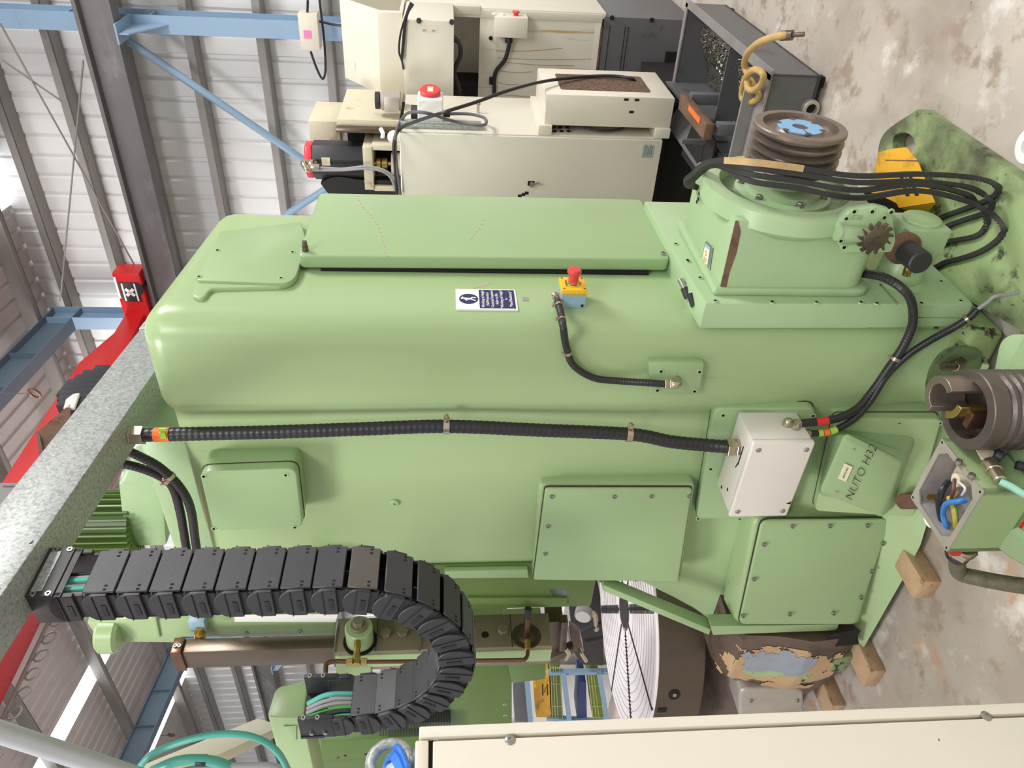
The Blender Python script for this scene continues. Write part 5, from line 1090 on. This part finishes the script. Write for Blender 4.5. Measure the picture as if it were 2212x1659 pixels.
for p in ((760, 28), (764, 30), (762, 138)): c = PX(*p, 3.16); b.box(c + V((-.012, -.02, -.012)), c + V((-.008, .02, .006)))
objs('paint_chip', b, WHITE, hd)
b = B(); b.tube(catmull([PX(888, 5, 2.84), PX(880, 25, 2.84), PX(866, 70, 2.84), PX(862, 110, 2.84), PX(868, 130, 2.84), PX(872, 150, 2.84)]), .006, 6); b.tube(catmull([PX(892, 8, 2.84), PX(877, 40, 2.84), PX(868, 130, 2.83)]), .009, 6); obj('loom', b, RUBBER, t)
b = B()
for dx, dp in ((0, 0), (.05, 4)): b.tube(catmull([PX(980, 80 + dp, 3.2), PX(993, 95, 3.1), PX(994, 120, 3.1), PX(986, 140, 3.1), PX(982, 160, 3.15), PX(992, 195, 3.1), PX(988, 225, 3.1), PX(975, 250, 3.1)]), .014, 8)
objs('dark_hose', b, RUBBER, t)
b = B(); c = PX(838, 224, 2.5); b.cyl(c + V((.05, 0, -.07)), c + V((.05, 0, .04)), .05, n=20, bev=.006); b.box(c + V((-.02, -.04, -.06)), c + V((0, .04, .02)), .006); pm = obj('coolant_pump', b, ALU, t, 'grey pump motor')
b = B(); b.cyl(c + V((.05, 0, .045)), c + V((.05, 0, .07)), .045, n=20); obj('pump_cap', b, BLACK, pm)
# front cabinet with cooler
XK = 2.15
b = B(); yk0 = PX(1100, 293, XK).y; zt0, zb0 = PX(867, 360, XK).z, PX(1415, 400, XK).z
b.box((XK + .02, yk0, zb0), (XK + .62, yk0 + .95, zt0 - .005), .004); fc_ = obj('front_cabinet', b, BEIGE, t, 'beige cabinet with a latch in its door')
b = B(); b.box((XK, yk0 + .004, zb0), (XK + .016, yk0 + .95, zt0), .004); cd = obj('cabinet_door', b, BEIGE, fc_)
BASE[cd] = BASE[fc_]
b = B(); c = PX(1146, 397, XK - .001); b.box(c + V((-.002, -.012, -.014)), c + V((0, .012, .018))); obj('latch_plate', b, HOLE, cd) if False else b.bm.free()
b = B(); c = PX(1148, 396, XK); b.box(c + V((-.002, -.013, -.016)), c + V((.001, .013, .02))); b.m = 1; b.cyl(c, c + V((-.03, 0, 0)), .011, n=16); b.obox(c + V((-.03, -.012, -.02)), ((0, .3, 1), (0, 1, -.3), (1, 0, 0)), (.02, .004, .002)); b.cyl(c + V((-.02, 0, -.02)), c + V((-.03, -.01, -.06)), .002, n=6); obj('latch', b, [HOLE, STEEL], cd, 'steel latch with a key hanging in it')
b = B(); b.box((XK - .0008, yk0 + .03, PX(1414, 320, XK).z), (XK, PX(1400, 341, XK).y, PX(1389, 320, XK).z)); npl = obj('nameplate', b, PLATEM, cd)
c = PX(1402, 323, XK - .001)
b = B()
for i in range(5): b.box(c + V((0, .036 - (i % 2) * .01, .022 - i * .009)), c + V((-.0006, -.03 + (i % 3) * .01, .0195 - i * .009)))
objs('plate_line', b, GREYP, npl)
b = B()
for p in ((1130, 420), (1137, 417), (1122, 423)): c = PX(*p, XK - .0005); b.box(c + V((0, -.008, -.012)), c + V((-.0006, .008, .008)))
objs('black_scuff', b, HOLE, cd)
b = B(); b.tube([(XK + .05, yk0 - .004, zt0 + .002), (XK + .05, yk0 + .9, zt0 + .002)], .006, 6); obj('door_seal', b, WHITE, fc_)
gy = yk0
b = B(); x0 = PY(1040, 272, gy).x; b.box((XK + .06, gy - .035, PY(1038, 270, gy).z), (XK + .075, gy, zt0 + .0), .002); b.box((XK + .06, gy - .03, PY(1038, 270, gy).z), (XK + .12, gy - .026, zt0)); obj('rail', b, GALV, fc_)
xs0 = XK + .16; c = PY(930, 240, gy - .06)
b = B(); b.box((c.x - .06, gy - .14, c.z - .065), (c.x + .07, gy, c.z + .065), .01, 3); skt = obj('socket', b, WHITE, fc_, 'white industrial socket with red flap')
b = B(); d = V((-.25, -1, 0)).normalized(); q = V((c.x + .01, gy - .14, c.z)); b.cyl(q, q + d * .03, .052, n=28, bev=.005); fl = obj('red_flap', b, REDP, skt)
b = B(); b.obox(q + d * .0305, ((0, 0, 1), d.cross(V((0, 0, 1))), d), (.014, .022, .0005)); obj('yellow_sticker', b, PAPER, skt)
b = B(); b.box((c.x - .02, gy - .07, c.z + .065), (c.x + .06, gy - .0, c.z + .1)); b.cyl((c.x, gy - .05, c.z - .065), (c.x, gy - .05, c.z - .1), .018); obj('gland', b, BLACK, skt)
b = B(); yv = PX(1300, 207, XK + .04).y; zc1, zc0 = PX(1178, 235, XK + .04).z, PX(1455, 235, XK + .04).z
yc0 = gy - .045
b.box((XK + .04, yv, zc0), (XK + .5, yc0 + .0, zc1), .006); cl_ = obj('cooling_unit', b, CREAM, t, 'cream cooling unit with dusty brown grille')
b = B(); b.box((XK + .02, gy - .05, zc1 - .04), (XK + .5, gy, zc1 + .03), .003); b.box((XK + .02, gy - .05, zc0), (XK + .5, gy, zc0 + .08), .003); objs('mounting_flange', b, CREAM, cl_)
za, zb_ = PY(1212, 195, yv).z, PY(1400, 190, yv).z
b = B(); b.prism(rpoly([(XK + .12, yv - .001, zb_), (XK + .12, yv - .001, za), (XK + .4, yv - .001, za), (XK + .4, yv - .001, zb_)], .02), (0, .003, 0)); obj('grille', b, MESHB, cl_)
b = B()
for i in range(5): c = PY(1165 + i * 15, 276, gy - .001); b.cyl(c, c + V((0, -.004, 0)), .011, n=12); c = PY(1168 + i * 15, 284, gy - .001); b.cyl(c, c + V((0, -.004, 0)), .011, n=12)
objs('grommet', b, HOLE, fc_)
b = B(); b.tube(catmull([PY(1185, 260, gy - .03), PY(1230, 268, gy - .03), PY(1300, 262, gy - .03), PY(1330, 255, gy - .03)]), .006, 6); b.tube(catmull([PY(1228, 280, gy - .02), PY(1232, 265, gy - .03), PY(1250, 258, gy - .03)]), .006, 6); b.tube(catmull([PY(1260, 275, gy - .02), PY(1300, 282, gy - .02), PY(1340, 278, gy - .02), PY(1370, 262, gy - .02)]), .006, 6); b.sphere(PY(1377, 268, gy - .025), .018); objs('cooler_pipe', b, RUBBER, cl_)
b = B()
for p in ((1353, 215), (1364, 242), (1376, 216)): c = PX(*p, XK + .039); b.box(c + V((0, -.006, -.012)), c + V((-.0008, .006, .012)))
objs('scuff', b, HOLE, cl_)
b = B(); b.prism([(XK + .1, gy + .02, zb0), (XK + .1, gy + .5, zb0), (XK + .3, gy + .4, zb0 - .12), (XK + .3, gy + .06, zb0 - .12)], (.3, 0, 0)); b.box((XK + .3, gy - .1, .02), (XK + 1.1, gy + 1.0, zb0 - .1)); obj('underside_shadow', b, HOLE, t)  # black block painted in for the shadow below the cabinet
# column parts over the cabinet: servo motor etc.
XM = 2.35
c0, c1 = PX(672, 350, XM), PX(785, 352, XM)
def octo(b, x, y, z0, z1, r, bev=.004): b.prism([(x + r * math.cos(math.pi / 8 + a * math.pi / 4), y + r * math.sin(math.pi / 8 + a * math.pi / 4), z0) for a in range(8)], (0, 0, z1 - z0), bev)
ym = (PX(720, 322, XM).y + PX(720, 400, XM).y) / 2; rm_ = abs(PX(720, 392, XM).y - PX(720, 314, XM).y) / 2 * 1.04
xm_ = XM + rm_
zM0, zM1, zM2, zM3 = PX(805, 350, XM).z, PX(785, 350, XM).z, PX(673, 350, XM).z, PX(655, 350, XM).z
sv = thing('servo_motor', 'black servo motor with red end cap on the beige machine', 'motor', (xm_, ym, zM1))
b = B(); octo(b, xm_, ym, zM1, zM2, rm_); obj('motor_body', b, BLACK, sv)
b = B(); octo(b, xm_, ym, zM2, zM3, rm_ * .95, .01); obj('red_cap', b, M('cap_red', (226, 58, 70), .4), sv)
b = B(); c = PX(704, 349, XM - .001); b.box(c + V((0, -.022, -.022)), c + V((-.001, .022, .022))); obj('paper_sticker', b, PAPER, sv)
b = B(); b.tube(catmull([PX(668, 350, XM), PX(656, 352, XM - .03), PX(660, 362, XM - .06), PX(670, 368, XM - .06)]), .016, 10); b.tube(catmull([PX(680, 350, XM), PX(672, 352, XM - .03), PX(675, 360, XM - .05), PX(690, 361, XM - .05)]), .018, 10); obj('connector', b, NICKEL, sv)
b = B(); b.tube(catmull([PX(690, 362, XM - .05), PX(740, 365, XM - .05), PX(790, 360, XM - .05), PX(830, 368, XM - .05), PX(852, 388, XM - .03), PX(862, 420, XM)]), .008, 8); b.tube(catmull([PX(672, 368, XM - .06), PX(740, 368, XM - .06), PX(800, 365, XM - .06), PX(840, 380, XM - .05), PX(858, 420, XM)]), .006, 8); obj('motor_cable', b, GREYC, sv)
b = B(); b.box((xm_ - rm_ * 1.1, ym - rm_ * 1.15, zM0), (xm_ + rm_, ym + rm_ * 1.15, zM1), .003); mf = obj('mount_plate', b, BEIGE2, t)
zS = PX(864, 350, XM).z
b = B()
for s in (-1, 1): b.box((xm_ - rm_ * 1.0, ym + s * rm_ * 1.1 - .015, zS), (xm_ + rm_, ym + s * rm_ * 1.1 + .015, zM0), .003)
b.cyl((xm_ - rm_ * .3, ym, zS), (xm_ - rm_ * .3, ym, zS + .05), .06); objs('mount_cheek', b, BEIGE2, mf)
b = B(); b.lathe((xm_ - rm_ * .3, ym, zS + .04), (0, 0, 1), [(.012, 0), (.012, .03), (.03, .035), (.03, .06), (.02, .065), (.03, .07), (.03, .09), (.012, .095), (.012, .13)], 20); obj('shaft_coupling', b, BRASS, mf)
b = B(); b.box((xm_ + rm_, ym - .2, zS - .05), (xm_ + rm_ + .3, ym + .45, zM1 + .1)); R = xbox(b, XM + .1, XM + .6, (745, 862, 386, 440), .01); obj('dark_slideway', b, HOLE, t)
b = B(); xbox(b, XM + .35, XM + .7, (762, 798, 290, 307), .003); obj('red_part', b, M('dark_red', (150, 30, 42), .5), t)
b = B()
P = catmull([PX(706, 408, XM + .05), PX(730, 396, XM + .05), PX(780, 402, XM + .05), PX(860, 404, XM + .05)])
b.sweep(P, [(-.05, -.03), (-.05, .03), (.05, .03), (.05, -.03)], up=(0, 1, 0)); obj('way_cover', b, CHAIND, t, 'black crumpled way cover')
b = B(); R = xbox(b, 2.75, 3.1, (668, 735, 262, 310), .004); obj('column_box', b, BEIGE2, t)
b = B(); zz0 = PX(862, 270, 2.45).z; zz1 = PX(728, 270, 2.45).z; ya_, yb2 = PX(800, 274, 2.45).y, PX(800, 262, 2.45).y
b.box((2.45, yb2, zz0), (3.0, ya_ - .01, zz1), .003); b.box((2.44, yb2 - .01, zz0), (2.46, ya_ + .01, zz1), .003); obj('column_cover', b, BEIGE2, t, 'grimy beige cover plate')
b = B(); xbox(b, 2.4, 2.6, (726, 862, 278, 288), .002); obj('cover_lip', b, DSTEEL, t)
b = B(); b.sphere(PX(851, 296, 2.3), .035, 14); b.tube(catmull([PX(822, 278, 2.35), PX(827, 288, 2.33), PX(826, 297, 2.33)]), .012, 6); obj('loose_rag', b, WHITE, t)
# cables over the cabinet
b = B(); b.tube(catmull([PY(858, 430, gy + .35), PX(853, 350, XK - .02), PX(851, 310, XK - .02), PX(862, 280, XK + .02), PY(900, 262, gy - .1), PY(960, 242, gy - .2), PY(1030, 220, gy - .22), PY(1100, 195, yv - .05), PY(1180, 175, yv - .03), PY(1260, 166, yv - .012), PY(1320, 164, yv - .015), PY(1365, 170, yv - .012), PY(1372, 180, yv + .02)], 10), .0085, 8); solo('power_cable', b, RUBBER, 'long dark cable sweeping across the beige cabinet over the cooling unit', 'cable')
b = B(); b.tube(catmull([PX(865, 420, XK - .02), PX(856, 350, XK - .02), PX(855, 290, XK + .0), PX(868, 258, XK + .1), PY(885, 243, gy - .13), PY(925, 245, gy - .15), PY(980, 262, gy - .06), PY(1030, 270, gy - .05), PY(1049, 268, gy - .05), PY(1045, 254, gy - .05), PY(1010, 246, gy - .05), PY(960, 246, gy - .05)], 10), .008, 8); solo('power_cable', b, GREYP, 'grey cable looping from the red flap socket along the cabinet rail', 'cable')
b = B(); c = PY(1033, 232, gy - .03); b.cyl(c + V((0, .03, 0)), c + V((0, -.015, 0)), .008); b.tube([c + V((0, -.015, -.01)), c + V((0, -.03, 0)), c + V((0, -.015, .01))], .005, 6); solo('small_valve', b, NICKEL, 'small nickel fitting standing on the end of the beige cabinet', 'fitting')
# ================================================================ chip bin, bench, hose
t = thing('chip_bin', 'open dark grey steel chip bin standing on the concrete floor', 'bin', (2.0, 0, 0))
c0 = PZ(1790, 165, 0); c1 = PZ(1752, 300, 0)
bx0, byR = c0.x, c0.y; byL = byR + .42; bx1 = 2.75; hz = .24
b = B()
b.box((bx0, byR, .03), (bx1, byL, .045)); b.box((bx0, byR, .03), (bx0 + .012, byL, hz)); b.box((bx1 - .012, byR, .03), (bx1, byL, hz)); b.box((bx0, byR, .03), (bx1, byR + .012, hz)); b.box((bx0, byL - .012, .03), (bx1, byL, hz + .05)); obj('tub', b, GREYP, t)
b = B(); b.box((bx0 - .02, byR - .02, hz), (bx1 + .02, byR + .02, hz + .008)); b.box((bx0 - .02, byR, hz), (bx0 + .09, byL, hz + .008)); b.box((bx0 + .085, byR, hz), (bx0 + .1, byL, hz + .06)); b.box((bx1 - .02, byR, hz), (bx1 + .02, byL, hz + .008)); b.box((bx0 - .02, byL - .01, hz), (bx1, byL + .03, hz + .008)); obj('rim', b, M('worn_rim_steel', (150, 146, 146), .45, .3, .1, 9), t, 'worn flat steel rim')
b = B(); b.obox((bx0 + .72, byL + .06, hz + .05), ((1, 0, 0), (0, .8, .6), (0, -.6, .8)), (.36, .08, .004)); obj('lid_flap', b, GREYP, t)
b = B(); b.box((bx0 + .35, byL - .02, hz - .02), (bx0 + .37, byL, hz + .2)); b.box((bx0 + .62, byR + .012, .045), (bx0 + .63, byL - .012, hz - .03)); objs('divider', b, GREYP, t)
b = B()
rows = []
for i in range(24):
    r = []
    for j in range(14):
        h = .05 + .09 * math.exp(-((j / 13 - .3) ** 2) * 8) * (1 if i > 3 else i / 4) + random.random() * .022
        r.append((bx0 + .1 + i / 23 * (bx1 - bx0 - .12), byR + .014 + j / 13 * .39, h))
    rows.append(r)
b.grid(rows)
for k_ in range(420):
    i = random.random(); j = min(1, max(0, random.gauss(.35, .22))); c = V((bx0 + .12 + i * (bx1 - bx0 - .2), byR + .02 + j * .38, .07 + .09 * math.exp(-((j - .3) ** 2) * 8)))
    a = V((random.random() - .5, random.random() - .5, random.random() * .6)); b.obox(c, (a, a.orthogonal(), a.cross(a.orthogonal())), (.009, .003, .0012))
ch = obj('metal_chips', b, SWARF, t, 'glittering metal chips heaped in the bin'); ch['kind'] = 'stuff'
c = PX(1749, 233, bx0 - .004)
b = B(); b.lathe_open(c + V((.012, 0, 0)), (-1, 0, 0), [(.022, 0), (.036, 0), (.036, .03), (.032, .034), (.022, .034), (.022, 0)], 28); sk = obj('drain_socket', b, ALU, t)
b = B(); b.cyl(c + V((.004, 0, 0)), c + V((-.004, 0, 0)), .021); obj('drain_hole', b, HOLE, sk)
b = B()
for x in (bx0 + .02, bx1 - .06):
    for y in (byR + .01, byL - .05): b.box((x, y, 0), (x + .04, y + .04, .03))
objs('foot', b, HOLE, t)
b = B(); zr = hz + .07
hp = [PZ(1706, 76, zr + .06), PZ(1680, 78, zr + .09), PZ(1640, 92, zr + .08), PZ(1615, 115, zr + .05), PZ(1608, 140, zr), PZ(1618, 165, zr - .02), PZ(1635, 195, zr - .04), PZ(1640, 208, zr - .05), PZ(1625, 220, zr - .05), PZ(1605, 215, zr - .03), PZ(1603, 195, zr - .02), PZ(1612, 165, zr + .01), PZ(1630, 150, zr + .02), PZ(1648, 160, zr + .02), PZ(1645, 180, zr), PZ(1628, 195, zr - .01), PZ(1615, 190, zr), PZ(1614, 170, zr)]
t = thing('air_hose', 'tan rubber hose coiled in the chip bin with its end in the air', 'hose', hp[8])
b.tube(catmull(hp, 10), .013, 10); obj('hose', b, HOSEY, t)
b = B(); d = (hp[0] - hp[1]).normalized(); b.cyl(hp[0] - d * .03, hp[0] + d * .01, .017); b.cyl(hp[0] + d * .01, hp[0] + d * .05, .008, n=10); obj('nozzle', b, DSTEEL, t)
t = thing('rusty_bench', 'low rusty steel stand with an orange glow painted on its top edge beside the chip bin', 'stand', (2.4, .6, 0))
xq = 1.9; y0 = PZ(1500, 270, .35)
p1, p2 = PZ(1470, 203, .4), PZ(1525, 268, .4)
b = B(); b.prism([p1, p2, p2 + V((0, .07, 0)), p1 + V((0, .07, 0))], (0, 0, -.04), .003); obj('top', b, RUST, t)
b = B(); b.prism([p1 + V((.0, .08, -.1)), p2 + V((0, .08, -.06)), p2 + V((0, .3, -.06)), p1 + V((0, .3, -.06))], (0, 0, -.01)); obj('shelf', b, HOLE, t)
b = B(); b.prism([p2 + V((0, 0, -.06)), p2 + V((.05, 0, -.06)), p2 + V((.05, .05, -.06)), p2 + V((0, .05, -.06))], (0, 0, -p2.z + .06), .002); obj('leg', b, GREYP, t)
b = B(); b.prism([p1 + V((0, 0, -.06)), p1 + V((.05, 0, -.06)), p1 + V((.05, .05, -.06)), p1 + V((0, .05, -.06))], (0, 0, -p1.z + .06), .002); obj('leg', b, GREYP, t)
b = B(); q1, q2 = PZ(1488, 232, .402), PZ(1512, 262, .402); u = (q2 - q1); n = V((-u.y, u.x, 0)).normalized() * .012; b.prism([q1 - n, q2 - n, q2 + n, q1 + n], (0, 0, .002)); obj('orange_glow', b, ORANGE, t)  # orange glow painted as a flat strip on the stand top
b = B(); b.box((1.75, .05, 0), (1.9, .3, .012)); b.cyl((1.6, .06, .03), (1.75, .02, .06), .012); solo('steel_offcut', b, RUST, 'flat rusty steel offcut on the floor behind the gearbox', 'offcut')
# floor stand far right edge
c = PZ(2226, 326, 0)
b = B(); b.lathe_open(c + V((-.02, -.02, .02)), (0, 0, 1), [(.02, 0), (.045, 0), (.045, .012), (.04, .014), (.02, .014), (.02, 0)], 28); solo('pipe_ring', b, WHITE, 'white ring lying on the floor at the right picture edge', 'ring')
# ================================================================ rack with crates seen under the hob head
t = thing('storage_rack', 'pale blue framed storage rack seen below the hob head', 'rack', (2.3, 3.2, 0))
XR = 1.6
def bar(b, p, q, x, w_=.018): b.obox((PX(*p, x) + PX(*q, x)) / 2, (PX(*q, x) - PX(*p, x), (1, 0, 0), (PX(*q, x) - PX(*p, x)).cross(V((1, 0, 0)))), ((PX(*q, x) - PX(*p, x)).length / 2, w_, w_))
b = B(); bar(b, (1182, 1452), (1320, 1450), XR); bar(b, (1182, 1550), (1320, 1560), XR); obj('post', b, BLUE, t)
b = B(); bar(b, (1138, 1465), (1147, 1570), XR - .1, .02); bar(b, (1217, 1455), (1231, 1565), XR - .02, .02); bar(b, (1294, 1452), (1312, 1560), XR - .02, .02); obj('shelf', b, BLUE, t)
b = B(); b.prism([PX(1185, 1440, XR + .5), PX(1325, 1440, XR + .5), PX(1325, 1600, XR + .5), PX(1140, 1600, XR + .5)], (.02, 0, 0)); obj('back_sheet', b, WHITE, t)
b = B(); b.prism([PX(1108, 1470, XR + .02), PX(1137, 1468, XR + .02), PX(1142, 1560, XR + .02), PX(1112, 1560, XR + .02)], (.2, 0, 0), .004); solo('dark_box', b, GREYP, 'dark grey green box on the top shelf of the blue rack', 'box')
t = thing('tool_case', 'yellow tool case with black lettering on the pale blue rack', 'case', PX(1185, 1500, XR))
b = B(); b.prism([PX(1160, 1464, XR), PX(1187, 1461, XR), PX(1190, 1550, XR), PX(1158, 1550, XR)], (.18, 0, 0), .006); b.prism([PX(1154, 1486, XR - .01), PX(1162, 1486, XR - .01), PX(1162, 1540, XR - .01), PX(1157, 1540, XR - .01)], (.12, 0, 0), .004); obj('shell', b, YELD, t)
b = B()
for px in (1172, 1182): b.prism([PX(px - 1, 1477, XR - .001), PX(px + 1.4, 1477, XR - .001), PX(px + 1.8, 1502, XR - .001), PX(px - .6, 1502, XR - .001)], (-.001, 0, 0))
objs('black_bar', b, HOLE, t)
text('lettering', 'Atlas Copco', t, PX(1177.3, 1490, XR - .002), (0, -1, 0), (0, 0, 1), .0165, HOLE, depth=.0004, shear=.2)
def crate(name, label, q, mat, slats=True):
    t = thing(name, label, 'crate', PX(q[1][0], q[1][1], XR))
    b = B(); b.prism([PX(a, c, XR) for a, c in q], (.2, 0, 0), .004); obj('tub', b, mat, t)
    if slats:
        b = B(); A, Bq, C, D = [PX(a, c, XR - .004) for a, c in q]
        for k_ in (.06, .32, .55, .94): p, r = A + (Bq - A) * k_, D + (C - D) * k_; b.obox((p + r) / 2, ((r - p), (1, 0, 0), (r - p).cross(V((1, 0, 0)))), ((r - p).length / 2, .004, .003))
        for k_ in (.02, .3, .72, .97): p, r = A + (D - A) * k_, Bq + (C - Bq) * k_; b.obox((p + r) / 2, ((r - p), (1, 0, 0), (r - p).cross(V((1, 0, 0)))), ((r - p).length / 2, .004, .003))
        obj('rib', b, M('crate_rib_' + name, (176, 186, 108), .45), t)
crate('ribbed_crate', 'olive ribbed crate beside the yellow tool case', [(1188, 1440), (1210, 1440), (1217, 1556), (1192, 1556)], M('dull_olive', (104, 112, 74), .5), True)
crate('ribbed_crate', 'bright olive ribbed crate beside the navy crate near the rotary table', [(1268, 1450), (1293, 1449), (1306, 1552), (1280, 1552)], OLIVE, True)
crate('plain_crate', 'navy blue crate between the blue rack shelf and the bright olive crate', [(1252, 1472), (1266, 1474), (1268, 1550), (1246, 1552)], NAVYP, False)
t = thing('pressure_regulator', 'small pressure gauge and black pipework behind the rotary table', 'gauge', PX(1260, 1330, 1.2))
XG = 1.25
b = B(); c = PX(1262, 1318, XG); d = V((-.8, -.1, .25)).normalized(); b.cyl(c, c + d * .06, .055, n=28, bev=.006); g = obj('gauge', b, GREYC, t)
b = B(); b.cyl(c + d * .06, c + d * .061, .047, n=28); obj('gauge_face', b, WHITE, g)
b = B(); b.tube(catmull([PX(1275, 1322, XG), PX(1285, 1330, XG), PX(1288, 1360, XG)]), .018, 8); obj('valve', b, NICKEL, t)
b = B(); b.prism([PX(1225, 1300, XG + .3), PX(1300, 1300, XG + .3), PX(1306, 1440, XG + .3), PX(1255, 1438, XG + .3), PX(1232, 1400, XG + .3)], (.3, 0, 0), .02); b.tube([PX(1250, 1368, XG), PX(1300, 1345, XG)], .018, 8); b.tube([PX(1262, 1385, XG), PX(1305, 1376, XG)], .018, 8); obj('black_pipework', b, BLACK, t)
b = B(); b.box((2.2, 3.0, 0), (2.25, 6.0, 1.35)); solo('white_screen', b, WHITE, 'plain white panel standing behind the hob head and blue rack', 'panel')
b = B(); b.prism([PX(1222, 1303, 1.0), PX(1228, 1303, 1.0), PX(1234, 1354, 1.0), PX(1212, 1347, 1.0)], (.05, 0, 0)); solo('white_bracket', b, WHITE, 'white bracket plate beside the black pipework', 'bracket')
